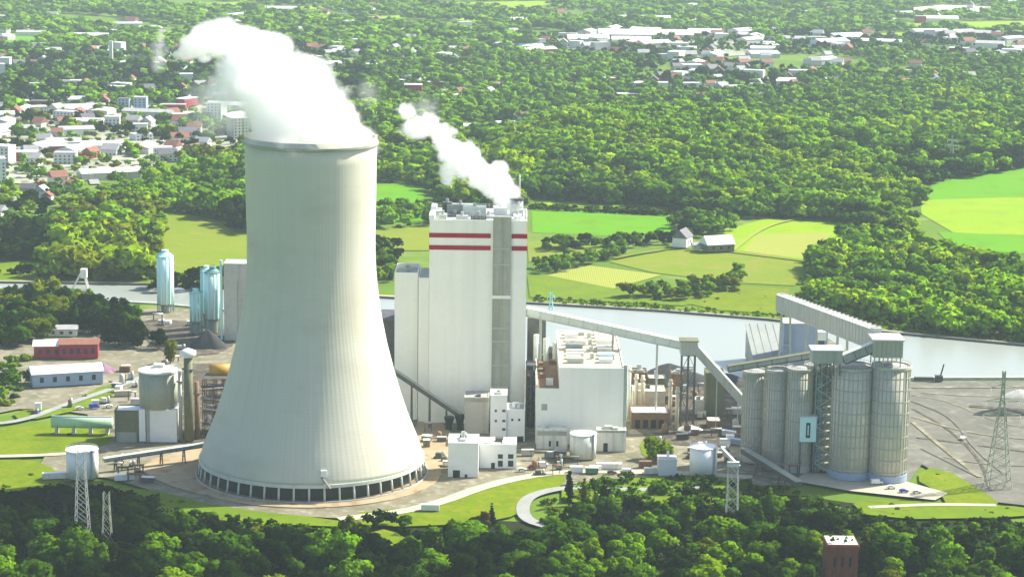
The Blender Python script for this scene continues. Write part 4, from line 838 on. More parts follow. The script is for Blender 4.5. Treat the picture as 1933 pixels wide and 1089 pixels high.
p = AT(414, 700, gY + 10); mb = MB(); mb.tube((p.x - 5, p.y, p.z), (p.x + 6, p.y + 1, p.z), 3.4, 'ochre_tank', 20); tk = solo(mb, 'ochre_tank', 'ochre yellow horizontal tank on top of the brown pipework', 'tank', (p.x, p.y, p.z - 3.4), None, True)
gallery('pipe_bridge', 'long low pipe bridge from white drum tank to the cooling tower basin', 'pipe bridge', G(196, 868, 7), G(410, 836, 9), 2.4, 1.6, 'grey_louvre', 'pale_steel', (.1, .3, .5, .7, .9), 'dark_steel')
# cyan silos
def csilo(label, px, yb, rpx, yt, mat, Y, cage=False):
    g = AT(px, yb, Y); t = thing('mint_silo', label, 'silo', (g.x, Y, YZ), 'mint silos'); x, r, zb, zt = cyl_px(t, 'shell', px, yb, rpx, yt, mat, Y, 32)
    mb = MB(); mb.lathe(x, Y, [(r * 1.03, zt), (r * 1.03, zt + .4), (r * .45, zt + r * .5), (r * .4, zt + r * .5 + 1.5), (.2, zt + r * .5 + 1.8)], 'teal_frame' if cage else 'cyan_silo', 32); mb.build('top', t)
    mb = MB(); mb.lathe(x, Y, [(r * .5, YZ), (r * .5, zb - 2), (r, zb - .01)], 'grey_louvre', 24, True, False); mb.build('cone', t)
    mb = MB()
    for i in range(8): q = 2 * math.pi * i / 8; mb.beam((x + r * .95 * math.cos(q), Y + r * .95 * math.sin(q), YZ), (x + r * .95 * math.cos(q), Y + r * .95 * math.sin(q), zb), .5, .5, 'teal_frame')
    mb.build('legs', t)
    mb = MB()
    for q in (-75, -50, -110): q = R(q); mb.tube((x + (r + .3) * math.cos(q), Y + (r + .3) * math.sin(q), zb), (x + (r + .3) * math.cos(q), Y + (r + .3) * math.sin(q), zt), .35, 'cyan_silo_pale', 6)
    mb.build('pipes', t)
    mb = MB()
    for i in range(20):
        q, w = 2 * math.pi * i / 20, 2 * math.pi * (i + 1) / 20
        mb.beam((x + r * math.cos(q), Y + r * math.sin(q), zt + 1.6), (x + r * math.cos(w), Y + r * math.sin(w), zt + 1.6), .15, .15, 'teal_frame'); mb.beam((x + r * math.cos(q), Y + r * math.sin(q), zt + .3), (x + r * math.cos(q), Y + r * math.sin(q), zt + 1.6), .15, .15, 'teal_frame')
    mb.build('rail', t)
csilo('tall pale mint silo standing apart at the canal bank', 312, 572, 16, 484, 'cyan_silo_pale', ground_y(592, 312))
csilo('tall mint silo with dark teal cap next to the white block', 402, 600, 15.5, 515, 'cyan_silo_pale', ground_y(632, 402), True)
csilo('short mint silo at the left of the capped pair', 370, 605, 12, 555, 'cyan_silo', ground_y(634, 370))
csilo('mint silo half hidden behind the capped one', 390, 590, 12, 512, 'cyan_silo', ground_y(622, 390))
bld('grey_tower_block', 'tall pale grey block with white roof partly hidden by the cooling tower', 'tower block', 422, 492, 500, Y=ground_y(640, 456) - 10, depth=16, wall='concrete', roof='roof_white', parapet=.8, bands=[(447, 530, 451, 640)], seed=33)
mb = MB(); a = AT(417, 500, ground_y(640, 456) - 9); mb.beam((a.x, a.y, YZ), (a.x, a.y, a.z + 3), 1.4, 1.4, 'cyan_silo'); solo(mb, 'riser_pipe', 'thin mint riser pipe along the left edge of the tall grey block', 'pipe', (a.x, a.y, YZ))
# left halls
def hall(name, label, cx, cy, Lp, Wd, h, rise, yaw, wall, roof, wins=0, cat='warehouse'):
    g = G(cx, cy, YZ); t = thing(name, label, cat, g)
    mb = MB(); c, n = math.cos(yaw), math.sin(yaw); P = lambda x, y, z: (g.x + c * x - n * y, g.y + n * x + c * y, z)
    vs = [P(s * Lp / 2, q * Wd / 2, z) for s in (-1, 1) for (q, z) in ((-1, YZ), (1, YZ), (1, YZ + h), (0, YZ + h + rise), (-1, YZ + h))]
    mb.add(vs, [(0, 4, 3, 2, 1), (5, 6, 7, 8, 9), (0, 5, 9, 4), (1, 2, 7, 6)], wall); mb.build('wall', t)
    mb = MB(); mb.gable(g.x, g.y, Lp, Wd, YZ + h + .02, YZ + h + rise + .02, roof, yaw, .7); mb.build('roof', t)
    for i in range(wins):
        xx = -Lp / 2 + Lp * (i + .7) / (wins + .4); mb = MB(); a = P(xx, -Wd / 2 - .04, 0); mb.box(a[0] - 1, a[0] + 1, a[1] - .08, a[1] + .3, YZ + h * .35, YZ + h * .75, 'glass_dark', yaw); mb.build('window', t)
    return t
hall('warehouse', 'long warehouse with bright white roof and blue grey walls', 125, 722, 38, 15, 7, 3, .33, 'blue_cladding', 'roof_white', 5)
hall('red_hall', 'dark red brick works hall with tan roof behind the white roofed warehouse', 150, 672, 22, 13, 8, 2, .12, 'brick_red', 'roof_tile', 5, 'works hall')
hall('red_hall', 'red hall with a white roof at the left end of the brick works', 92, 672, 16, 12, 7, 2.5, .15, 'brick_red', 'roof_white', 3, 'works hall')
hall('shed', 'small grey roofed shed behind the red brick works hall', 118, 632, 18, 9, 4, 2, .1, 'cream_render', 'roof_grey', 3, 'shed')
g0, g1 = G(98, 796, 7), G(212, 798, 7)
t = thing('gas_tank', 'long pale green horizontal tank beside the lime grass bank', 'tank', (g0.x, g0.y, YZ))
mb = MB(); mb.tube(g0, g1, 2.9, 'pale_green_tank', 20); mb.build('shell', t, True)
mb = MB()
for f in (.08, .36, .64, .92): c = g0 + (g1 - g0) * f; mb.box(c.x - .6, c.x + .6, c.y - 2.4, c.y + 2.4, YZ - .3, 5, 'concrete')
mb.build('saddles', t)
mb = MB(); mb.beam(g0 + Vector((0, 0, 3.1)), g1 + Vector((0, 0, 3.1)), 1.2, .3, 'galvanised'); mb.build('walkway', t)
tank('storage_tank', 'white drum tank at far left with a pale pylon rising in front of it', 150, 906, 30, 848, 'white_paint', 'roof_white')
gW = G(156, 1012, 0)
# lattice pylons
def pylon(name, label, px, yb, yt, w0, w1, arms, mat, thick=.28, head=None, z0=0):
    g = G(px, yb, z0); zt = AT(px, yt, g.y).z; t = thing(name, label, 'pylon', g); n = max(5, int((zt - z0) / 4)); mb = MB(); cor = ((-1, -1), (1, -1), (1, 1), (-1, 1))
    W = lambda f: w0 + (w1 - w0) * min(1, f * 1.25)
    for i in range(n):
        f0, f1 = i / n, (i + 1) / n; a, b = W(f0) / 2, W(f1) / 2; za, zb_ = z0 + (zt - z0) * f0, z0 + (zt - z0) * f1
        for q in range(4):
            (ax, ay), (bx, by) = cor[q], cor[(q + 1) % 4]
            mb.beam((g.x + ax * a, g.y + ay * a, za), (g.x + ax * b, g.y + ay * b, zb_), thick, thick, mat)
            mb.beam((g.x + ax * a, g.y + ay * a, za), (g.x + bx * b, g.y + by * b, zb_), thick * .6, thick * .6, mat)
            mb.beam((g.x + bx * a, g.y + by * a, za), (g.x + ax * b, g.y + ay * b, zb_), thick * .6, thick * .6, mat)
    mb.build('mast', t)
    for f, L_ in arms:
        z = z0 + (zt - z0) * f; mb = MB(); b = W(f) / 2
        for s in (-1, 1):
            for yy in (-b, b): mb.beam((g.x + s * b, g.y + yy, z + 1.2), (g.x + s * L_, g.y, z), thick * .7, thick * .7, mat); mb.beam((g.x + s * b, g.y + yy, z - .4), (g.x + s * L_, g.y, z), thick * .7, thick * .7, mat)
            mb.tube((g.x + s * L_ * .95, g.y, z), (g.x + s * L_ * .95, g.y, z - 2.2), .2, 'white_paint', 6)
        mb.build('crossarm', t)
    if head: head(t, g, zt)
    return t
pylon('power_pylon', 'tall lattice power pylon on the bare coal yard at right', 1884, 915, 700, 10.5, 1.2, ((.62, 9), (.74, 8), (.86, 6)), 'grey_louvre', .34, z0=YZ)
pylon('power_pylon', 'pale lattice pylon rising from dark trees in front of the white drum tank', 156, 1012, 852, 6.0, 3.4, (), 'galvanised', .26)
pylon('power_pylon', 'thin shorter lattice pylon rising from dark trees right of the white drum tank', 203, 1050, 928, 4.6, 2.4, (), 'grey_louvre', .24)
def headarm(t, g, zt):
    mb = MB(); mb.beam((g.x - 5, g.y + 4, zt + 6), (g.x + 2.4, g.y, zt - 1), 1.6, 1.2, 'pale_steel'); mb.build('lamp_arm', t)
    mb = MB(); mb.box(g.x - 2.6, g.x + 2.6, g.y - 1, g.y + 1, zt - 1, zt + 1.2, 'pale_steel'); mb.build('head', t)
pylon('lattice_mast', 'pale lattice mast with slanted head right of the white tank', 1380, 1010, 876, 5.4, 4.2, (), 'galvanised', .28, headarm)
pylon('lattice_mast', 'slim cyan mast on the canal bank right of the boiler house', 1040, 590, 552, 3, 1.2, ((.8, 2.5),), 'cyan_silo', .4)
pylon('power_pylon', 'faint distant pylon above the far forest at right', 1795, 320, 256, 6, 1, ((.7, 7), (.85, 5)), 'galvanised', .35)
g = G(1772, 718, 1.5); t = thing('quay_crane', 'small dark crane on the harbour quay right of the silos', 'crane', g)
mb = MB(); mb.box(g.x - 2, g.x + 2, g.y - 2, g.y + 2, 1.5, 4.5, 'dark_steel'); mb.build('base', t)
mb = MB(); mb.beam((g.x + 1, g.y, 4.5), (g.x + 2.5, g.y, 11), .7, .7, 'dark_steel'); mb.build('jib', t)
mb = MB(); mb.box(g.x - 14, g.x - 3, g.y - 1, g.y + 1, 1.6, 3.4, 'dark_steel'); mb.build('bogie', t)
# brick tower bottom right
gB = G(1591, 1140, 0); Yb = 850; a, b2 = AT(1562, 1030, Yb), AT(1621, 1030, Yb); zt = AT(1591, 1028, Yb).z; w = b2.x - a.x; cx = (a.x + b2.x) / 2
t = thing('brick_tower', 'red brick tower with weeds growing on its flat top', 'tower', (cx, Yb + w / 2, 0))
mb = MB(); mb.box(a.x, b2.x, Yb, Yb + w, 0, zt - 1.2, 'brick'); mb.build('wall', t)
mb = MB(); mb.box(a.x - .4, b2.x + .4, Yb - .4, Yb + w + .4, zt - 1.19, zt - .4, 'brick'); mb.box(a.x - .1, b2.x + .1, Yb - .1, Yb + w + .1, zt - .399, zt, 'brick'); mb.build('cornice', t)
mb = MB(); mb.box(a.x + .3, b2.x - .3, Yb + .3, Yb + w - .3, zt + .003, zt + .15, 'cream_render'); mb.build('roof', t)
for f in (.25, .5, .75): mb = MB(); mb.box(a.x + w * f - .5, a.x + w * f + .5, Yb - .05, Yb + .3, zt - 9, zt - 5, 'dark_opening'); mb.build('window', t)
BRT = (cx, Yb + w / 2, zt, w)
# loose plant on the yards
UNITS = []
def clutter(poly, n, zone, seed):
    rr = random.Random(seed); xs, ys = [p[0] for p in poly], [p[1] for p in poly]; got = []; tries = 0
    while len(got) < n and tries < 900:
        tries += 1; px, py = rr.uniform(min(xs), max(xs)), rr.uniform(min(ys), max(ys))
        if not inpoly(px, py, poly): continue
        g = G(px, py, YZ)
        if any((g.x - q[0]) ** 2 + (g.y - q[1]) ** 2 < 5.5 ** 2 for q in got): continue
        got.append((g.x, g.y)); kd = rr.choice(['skid', 'skid', 'vessel', 'rack', 'crate', 'crate']); cn, cm = rr.choice([('white', 'white_paint'), ('cream', 'cream_render'), ('rusty', 'rust_brown'), ('dark grey', 'dark_steel'), ('grey', 'galvanised'), ('olive', 'olive_cladding'), ('rusty', 'rust_brown'), ('pale grey', 'concrete')])
        yaw = rr.uniform(-.3, .3); w, dd, h = rr.uniform(2.5, 6), rr.uniform(2, 4), rr.uniform(1.6, 3.6); z = YZ
        nm, word = {'skid': ('equipment_skid', 'equipment skid'), 'vessel': ('small_tank', 'small upright tank'), 'rack': ('pipe_rack', 'pipe rack'), 'crate': ('storage_hut', 'storage hut')}[kd]
        t = thing(nm, '', word.split()[-1] if kd != 'skid' else 'equipment', (g.x, g.y, YZ), 'loose plant ' + zone)
        if kd == 'skid':
            mb = MB(); mb.box(g.x - w / 2, g.x + w / 2, g.y - dd / 2, g.y + dd / 2, z, z + .5, 'dark_steel', yaw); mb.build('base', t)
            mb = MB(); mb.box(g.x - w * .35, g.x + w * .1, g.y - dd * .35, g.y + dd * .35, z + .51, z + h, cm, yaw); mb.build('casing', t)
            mb = MB(); mb.cyl(g.x + w * .3, g.y, dd * .22, z + .51, z + h * 1.3, 'galvanised', 12); mb.build('pipe', t, True)
        elif kd == 'vessel':
            mb = MB(); mb.lathe(g.x, g.y, [(1.1, z), (1.6, z + .8), (1.6, z + h * 1.4), (.5, z + h * 1.4 + .9)], cm, 16); mb.build('vessel', t, True)
            mb = MB(); mb.tube((g.x + 1.8, g.y, z), (g.x + 1.8, g.y, z + h * 1.6), .2, 'dark_steel', 6); mb.build('pipe', t)
        elif kd == 'rack':
            mb = MB()
            for s in (-1, 1):
                for q in (-1, 1): mb.beam((g.x + s * w * .6, g.y + q * 1.2, z), (g.x + s * w * .6, g.y + q * 1.2, z + h + 1), .3, .3, 'dark_steel')
                mb.beam((g.x + s * w * .6, g.y - 1.2, z + h + 1), (g.x + s * w * .6, g.y + 1.2, z + h + 1), .3, .3, 'dark_steel')
            mb.beam((g.x - w * .6, g.y, z + h + 1), (g.x + w * .6, g.y, z + h + 1), .3, .3, 'dark_steel')
            mb.build('frame', t)
            for q in (-.8, 0, .8): mb = MB(); mb.tube((g.x - w * .75, g.y + q, z + h + 1.4), (g.x + w * .75, g.y + q, z + h + 1.4), .28, cm, 8); mb.build('pipe', t, True)
        else:
            mb = MB(); mb.box(g.x - w / 2, g.x + w / 2, g.y - dd / 2, g.y + dd / 2, z, z + h, cm, yaw); mb.build('wall', t)
            mb = MB(); mb.box(g.x - w / 2 - .2, g.x + w / 2 + .2, g.y - dd / 2 - .2, g.y + dd / 2 + .2, z + h + .01, z + h + .25, rr.choice(['roof_pale', 'roof_grey', 'roof_white']), yaw); mb.build('roof', t)
        UNITS.append((t, zone, f'{cn} {word}', px))
clutter([(1195, 816), (1330, 806), (1400, 840), (1380, 872), (1290, 870), (1270, 840), (1200, 835)], 16, 'yard below the low halls', 1)
clutter([(1195, 726), (1330, 732), (1330, 790), (1270, 792), (1262, 750)], 12, 'yard around the transfer tower', 2)
clutter([(1372, 760), (1430, 790), (1440, 850), (1400, 845), (1372, 810)], 8, 'scrap corner below the steep conveyor', 3)
clutter([(795, 806), (850, 806), (842, 888), (806, 858)], 8, 'bare ground right of cooling tower', 4)
clutter([(990, 862), (1060, 856), (1190, 872), (1205, 886), (1000, 896)], 10, 'yard before the turbine hall', 5)
clutter([(215, 700), (255, 690), (258, 770), (225, 768)], 8, 'left works yard beside the drum silo', 6)
clutter([(272, 596), (350, 606), (430, 680), (300, 690), (262, 640)], 10, 'dark yard below the mint silos', 7)
clutter([(195, 870), (260, 868), (300, 905), (240, 915)], 7, 'bare ground by the white drum tank', 8)
clutter([(60, 765), (215, 752), (215, 772), (70, 790)], 5, 'yard behind the green tank', 9)
clutter([(1420, 860), (1500, 880), (1500, 908), (1440, 895)], 6, 'foot of the left silo', 10)
bk = {}
for t, zone, adj, px in UNITS: bk.setdefault((zone, adj), []).append((px, t))
for (zone, adj), L in bk.items():
    L.sort(key=lambda q: q[0])
    for i, (px, t) in enumerate(L): t['label'] = f'{adj}, {zone}' if len(L) == 1 else f'{ORD[i]} {adj} from left, {zone}'
# farmsteads
hall('farmhouse', 'white gabled farmhouse with grey barn roof at the end of the field hedge', 1288, 464, 16, 11, 7, 6, 1.2, 'white_paint', 'roof_slate', 2, 'farmhouse')
hall('farmhouse', 'farm barn with pale green roof beside the farm track', 1354, 472, 22, 14, 5, 6, .35, 'olive_cladding', 'roof_pale', 3, 'barn')
hall('farmhouse', 'tiny white shed between farmhouse and barn', 1315, 470, 7, 5, 3, 2, .2, 'cream_render', 'roof_grey', 0, 'shed')
g = G(152, 545, .3); t = thing('canal_lock_house', 'tilted pale timber gantry at the canal bank near left trees', 'gantry', g)
mb = MB()
for s in (-1, 1): mb.beam((g.x - 5, g.y + s * 2, 1), (g.x + 2, g.y + s * 2, 14), .8, .8, 'cream_render'); mb.beam((g.x + 5, g.y + s * 2, 1), (g.x + 2, g.y + s * 2, 14), .8, .8, 'cream_render')
mb.build('frame', t)
mb = MB(); mb.box(g.x + .5, g.x + 4.5, g.y - 2.5, g.y + 2.5, 8, 14, 'cream_render'); mb.build('housing', t)
# ------------------------------------------------------------------ trees
def crown_cards(seed, lobes, nq, size, core=True, squash=1.0):
    """leaf clumps spread over lobes; unit tree: height 1, base at 0. returns verts, quads"""
    rs = np.random.RandomState(seed); V = []; F = []; NN = []
    wt = np.array([l[3] ** 2 for l in lobes]); wt /= wt.sum()
    for q in range(nq):
        cx, cy, cz, r = lobes[rs.choice(len(lobes), p=wt)]
        d = rs.normal(size=3); d /= np.linalg.norm(d)
        if d[2] < -0.45: d[2] *= -0.5
        d /= np.linalg.norm(d)
        rad = r * (1.0 - 0.35 * rs.rand() ** 2 + 0.10 * (rs.rand() < .15))
        p = np.array([cx, cy, cz]) + d * rad * np.array([1, 1, squash])
        n = d + rs.normal(size=3) * 0.45; n /= np.linalg.norm(n)
        a = np.cross(n, rs.normal(size=3)); a /= np.linalg.norm(a); b = np.cross(n, a)
        s = size * rs.uniform(.6, 1.3); o = len(V)
        for (i, j) in ((-1, -.7), (.8, -1), (1, .8), (-.7, 1)): V.append(p + a * s * i * rs.uniform(.7, 1.1) + b * s * j * rs.uniform(.7, 1.1) - n * s * .25 * abs(i * j))
        F.append((o, o + 1, o + 2, o + 3)); out = p - np.array([0, 0, .42]); out /= np.linalg.norm(out) + 1e-6
        NN += [.62 * d + .28 * out + rs.normal(size=3) * .16] * 4
    if core:
        for cx, cy, cz, r in lobes:
            o = len(V); r2 = r * .72
            ring = [(r2 * math.cos(a), r2 * math.sin(a)) for a in np.arange(5) * 2 * math.pi / 5 + rs.rand()]
            V.append(np.array([cx, cy, cz - r2 * .9])); V += [np.array([cx + x, cy + y, cz + rs.uniform(-.2, .2) * r2]) for x, y in ring]; V.append(np.array([cx, cy, cz + r2 * .95]))
            NN += [np.array(v) - np.array([cx, cy, cz]) for v in V[o:]]
            for i in range(5):
                q = (i + 1) % 5; F.append((o, o + 1 + q, o + 1 + i, o + 1 + i)); F.append((o + 6, o + 1 + i, o + 1 + q, o + 1 + q))
    NN = np.array(NN); NN /= np.linalg.norm(NN, axis=1)[:, None] + 1e-9
    return np.array(V), F, NN
def lobes_for(kind, seed):
    r = random.Random(seed); L = []
    if kind == 'round':
        L.append((0, 0, .60, .30))
        for i in range(7): a = i * .9 + r.uniform(-.3, .3); d = r.uniform(.18, .30); L.append((d * math.cos(a), d * math.sin(a), r.uniform(.40, .72), r.uniform(.15, .22)))
        L.append((r.uniform(-.08, .08), r.uniform(-.08, .08), .82, .16))
    elif kind == 'oval':
        for i in range(9): a = r.uniform(0, 6.28); d = r.uniform(.04, .17); L.append((d * math.cos(a), d * math.sin(a), .28 + i * .07, r.uniform(.13, .19)))
        L.append((0, 0, .55, .2))
    elif kind == 'spreading':
        for i in range(10): a = i * .63 + r.uniform(-.3, .3); d = r.uniform(.2, .42); L.append((d * math.cos(a), d * math.sin(a), r.uniform(.35, .75), r.uniform(.16, .25)))
        L.append((0, 0, .66, .33))
    elif kind == 'slender':
        for i in range(9): L.append((r.uniform(-.04, .04), r.uniform(-.04, .04), .14 + i * .095, .115 * (1 - abs(i - 3.2) / 9)))
    elif kind == 'conical':
        for i in range(9):
            z = .12 + i * .098; w = .2 * (1 - i / 9.6)
            for q in range(3): a = q * 2.1 + i; L.append((w * .55 * math.cos(a), w * .55 * math.sin(a), z, max(.03, w * .62)))
    elif kind == 'bush':
        for i in range(7): a = i * .95; d = r.uniform(.1, .5); L.append((d * math.cos(a), d * math.sin(a), r.uniform(.3, .7), r.uniform(.22, .34)))
    return L
def card_mesh(name, V, F, NN, mat):
    me = bpy.data.meshes.new(name)
    me.from_pydata([tuple(v) for v in V], [], [f if f[2] != f[3] else f[:3] for f in F]); me.materials.append(M[mat]); at_ = me.attributes.new('puff', 'FLOAT_VECTOR', 'POINT'); at_.data.foreach_set('vector', NN.astype(np.float32).ravel()); return me
def trunk_mesh(kind, seed):
    r = random.Random(seed); mb = MB(); top = .62 if kind in ('round', 'spreading') else .85 if kind != 'bush' else .45; w = .03 if kind != 'bush' else .04
    mb.tube((0, 0, -.02), (.01, 0, top * .5), w, 'bark', 7, w * .7); mb.tube((.01, 0, top * .5), (0, .01, top), w * .7, 'bark', 7, w * .25)
    for i in range(5): a = i * 1.3 + r.uniform(0, .5); z = top * r.uniform(.4, .8); d = .22 if kind in ('round', 'spreading') else .1; mb.tube((0, 0, z), (d * math.cos(a), d * math.sin(a), z + r.uniform(.08, .18)), w * .5, 'bark', 5, w * .15)
    me = bpy.data.meshes.new('trunk'); me.from_pydata(mb.v, [], mb.f); me.materials.append(M['bark']); return me
PROTO = {}
for kind, n, nq, sz in (('round', 5, 950, .040), ('oval', 3, 800, .036), ('spreading', 4, 1100, .044), ('slender', 2, 600, .026), ('conical', 2, 700, .026), ('bush', 3, 520, .07)):
    PROTO[kind] = [(card_mesh('crown', *crown_cards(100 + i, lobes_for(kind, 50 + i), nq, sz), 'leaves'), trunk_mesh(kind, i)) for i in range(n)]
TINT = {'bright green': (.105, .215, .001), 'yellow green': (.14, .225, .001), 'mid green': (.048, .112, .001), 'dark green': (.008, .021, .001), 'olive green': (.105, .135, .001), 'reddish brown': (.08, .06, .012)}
TREES = []                                   # (object, zone, adjectives, photo x)
QUEUE = []
def tree(kind, x, y, h, tint, zone, wide=1.0, z=0.0): QUEUE.append((kind, x, y, h, tint, zone, wide, z))
def plant(kind, x, y, h, tint, zone, wide, z):
    cm, tm = rnd.choice(PROTO[kind]); nm = 'bush' if kind == 'bush' else 'conifer_tree' if kind == 'conical' else 'tree'
    e = bpy.data.objects.new(nm, None); COL.objects.link(e); e.location = (x, y, z); e.rotation_euler = (0, 0, rnd.uniform(0, 6.28)); e.scale = (h * wide, h * wide, h); e.empty_display_size = .1
    c = bpy.data.objects.new('crown', cm); COL.objects.link(c); c.parent = e
    base = TINT[tint]; v = rnd.uniform(.7, 1.08); c.color = (base[0] * v * rnd.uniform(.9, 1.12), base[1] * v, base[2], 1)
    t = bpy.data.objects.new('trunk', tm); COL.objects.link(t); t.parent = e
    e['category'] = 'bush' if kind == 'bush' else 'tree'; e['group'] = ('bushes ' if kind == 'bush' else 'trees ') + zone
    TREES.append((e, zone, f"{tint} {kind if kind != 'bush' else 'low'} {'bush' if kind == 'bush' else 'tree'}", proj(x, y, h / 2)[0])); return e
KEEP = []                                    # ground discs kept clear (x, y, r)
KEEP += [(BRT[0], BRT[1], 15), (gW.x, gW.y, 4.5)]
def px_h(py_top, x, y):                      # tallest plant at (x, y) that stays below a photo row
    lo = 0
    for h in np.arange(1, 26, .5):
        if proj(x, y, h)[1] < py_top: break
        lo = h
    return lo
SKY = [(-80, 930), (60, 925), (120, 916), (250, 922), (310, 945), (370, 972), (450, 984), (560, 990), (640, 990), (690, 968), (780, 972), (820, 998), (890, 972), (925, 968), (960, 1000), (1010, 1006), (1045, 950), (1075, 925), (1120, 935), (1160, 918), (1230, 925), (1300, 918), (1400, 915), (1470, 920), (1540, 940), (1580, 965), (1660, 968), (1720, 985), (1800, 980), (1880, 972), (2000, 968)]
def skyline(px): return float(np.interp(px, [a for a, b in SKY], [b for a, b in SKY]))
CLEAR = [[(640, 978), (800, 962), (920, 928), (1060, 890), (1070, 915), (1010, 940), (985, 980), (1030, 1004), (985, 1000), (940, 985), (840, 986), (700, 996)],
         [(1640, 930), (1800, 925), (1900, 958), (1860, 972), (1660, 975)], [(690, 1010), (730, 1000), (800, 1040), (720, 1075)],
         [(980, 925), (1230, 925), (1230, 938), (1020, 948), (1000, 1000), (975, 1000)]]
def fgzone(px, py):
    row = 'front' if py > 1085 else 'middle' if py > 1030 else 'back'
    z = ('around the left pylons' if px < 280 else 'left below cooling tower' if px < 600 else 'right below cooling tower' if px < 860 else 'around the winding road' if px < 1120
         else 'below the right white tank' if px < 1345 else 'around the slanted mast' if px < 1530 else 'around the brick tower' if px < 1690 else 'below the open coal yard')
    return f'{row} row {z}'
cand = []
sp = 15.5
for j in range(24):
    for i in range(48):
        y = 790 + j * sp * .86 + rnd.uniform(-3.4, 3.4); x = -300 + (i + .5 * (j % 2)) * sp + rnd.uniform(-3.4, 3.4)
        px, py = proj(x, y, 0)
        if not (-45 < px < 1978) or py < (944 if px < 310 else 968): continue
        if any(inpoly(px, py, c) for c in CLEAR) or (x - TX) ** 2 + (y - TY) ** 2 < 74 ** 2: continue
        if any((x - a) ** 2 + (y - b) ** 2 < r * r for a, b, r in KEEP): continue
        if 1540 < px < 1645 and y < BRT[1]: continue
        if py < 1012 and px > 620 and rnd.random() < .25: continue
        hm = px_h(skyline(px) + rnd.uniform(0, 10), x, y); h = min(hm, rnd.uniform(11, 17.5) if py > 1040 else rnd.uniform(9, 14))
        if 1560 < px < 1625: h = min(h, 9)
        if h < 2.5 or proj(x, y, h)[1] > 1086: continue
        cand.append((y, x, h, px, py))
FG = 0
for y, x, h, px, py in cand:
    dark = px < 330 and py < 1065  # tower's shadow at lower left is put into the leaf tint
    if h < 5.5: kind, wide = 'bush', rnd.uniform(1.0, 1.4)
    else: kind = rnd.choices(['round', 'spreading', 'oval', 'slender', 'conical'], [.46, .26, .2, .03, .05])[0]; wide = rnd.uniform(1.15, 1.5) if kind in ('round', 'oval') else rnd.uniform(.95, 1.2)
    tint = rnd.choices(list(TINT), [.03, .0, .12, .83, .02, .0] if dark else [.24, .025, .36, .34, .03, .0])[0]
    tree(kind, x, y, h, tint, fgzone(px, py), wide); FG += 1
# single trees that stand out, then belts and hedgerows further back
for px, yb, yt, kind, tint in ((1074, 955, 884, 'slender', 'dark green'), (1102, 952, 898, 'slender', 'olive green'), (1140, 962, 900, 'conical', 'dark green'), (928, 992, 944, 'conical', 'dark green'), (905, 998, 962, 'bush', 'reddish brown'),
                               (706, 1000, 962, 'conical', 'dark green'), (735, 996, 958, 'conical', 'dark green'), (764, 1000, 966, 'conical', 'mid green'), (1237, 872, 824, 'bush', 'yellow green'), (1450, 985, 915, 'slender', 'bright green'), (662, 1004, 972, 'bush', 'olive green'), (322, 690, 640, 'oval', 'olive green'), (300, 662, 618, 'round', 'dark green')):
    g = G(px, yb, 0); h = px_h(yt, g.x, g.y); zn = {1237: 'beside the low halls', 322: 'right behind the grey drum silo', 300: 'behind the grey drum silo'}.get(px, 'standing clear on the grass above the foreground wood')
    tree(kind, g.x, g.y, h, tint, zn, 1.0)
BELTS = [  # polygon of tree feet in the photo, spacing, heights, kinds, tints, zone
 ([(118, 592), (235, 596), (275, 655), (235, 672), (190, 640), (130, 625)], 9, (12, 18), ['conical', 'oval', 'round'], ['dark green', 'dark green', 'mid green'], 'dark grove left of mint silos'),
 ([(-20, 600), (110, 585), (120, 625), (60, 652), (-20, 672)], 9, (10, 15), ['round', 'spreading'], ['mid green', 'dark green', 'olive green'], 'at the left edge below the canal'),
 ([(-20, 690), (50, 680), (55, 720), (30, 765), (-20, 775)], 8.5, (6, 10), ['round', 'bush'], ['bright green', 'yellow green', 'mid green'], 'left edge beside white roofed warehouse'),
 ([(280, 540), (430, 530), (470, 520), (470, 535), (420, 548), (290, 556)], 9.5, (11, 16), ['round', 'oval'], ['dark green', 'mid green'], 'canal bank behind mint silos'),
 ([(1165, 560), (1270, 545), (1400, 520), (1395, 550), (1290, 573)], 9, (8, 13), ['round', 'oval', 'bush'], ['mid green', 'olive green', 'bright green'], 'hedge between field and canal'),
 ([(1000, 508), (1100, 490), (1190, 468), (1200, 478), (1110, 505), (1005, 524)], 9, (8, 11), ['round', 'oval'], ['mid green', 'bright green'], 'field hedge right of boiler house'),
 ([(1005, 468), (1100, 464), (1270, 452), (1272, 462), (1110, 474), (1005, 478)], 10, (8, 12), ['round', 'oval'], ['mid green', 'dark green'], 'hedge below vivid green field'),
 ([(1268, 425), (1300, 412), (1385, 424), (1380, 446), (1275, 450)], 10, (10, 15), ['round', 'spreading'], ['mid green', 'bright green', 'dark green'], 'around the farmhouse'),
 ([(690, 470), (745, 468), (760, 525), (720, 540), (690, 520)], 9, (9, 14), ['round', 'oval'], ['mid green', 'bright green', 'dark green'], 'between cooling tower and filter annex'),
]
for poly, sp, hr, kinds, tints, zone in BELTS:
    P = gpoly(poly); xs, ys = [p[0] for p in P], [p[1] for p in P]; y = min(ys)
    while y < max(ys):
        x = min(xs)
        while x < max(xs):
            qx, qy = x + rnd.uniform(-.3, .3) * sp, y + rnd.uniform(-.3, .3) * sp
            if inpoly(qx, qy, P):
                kd = rnd.choice(kinds); tree(kd, qx, qy, rnd.uniform(*hr) * (.6 if kd == 'bush' and hr[1] > 6 else 1), rnd.choice(tints), zone, rnd.uniform(1.0, 1.25))
            x += sp
        y += sp
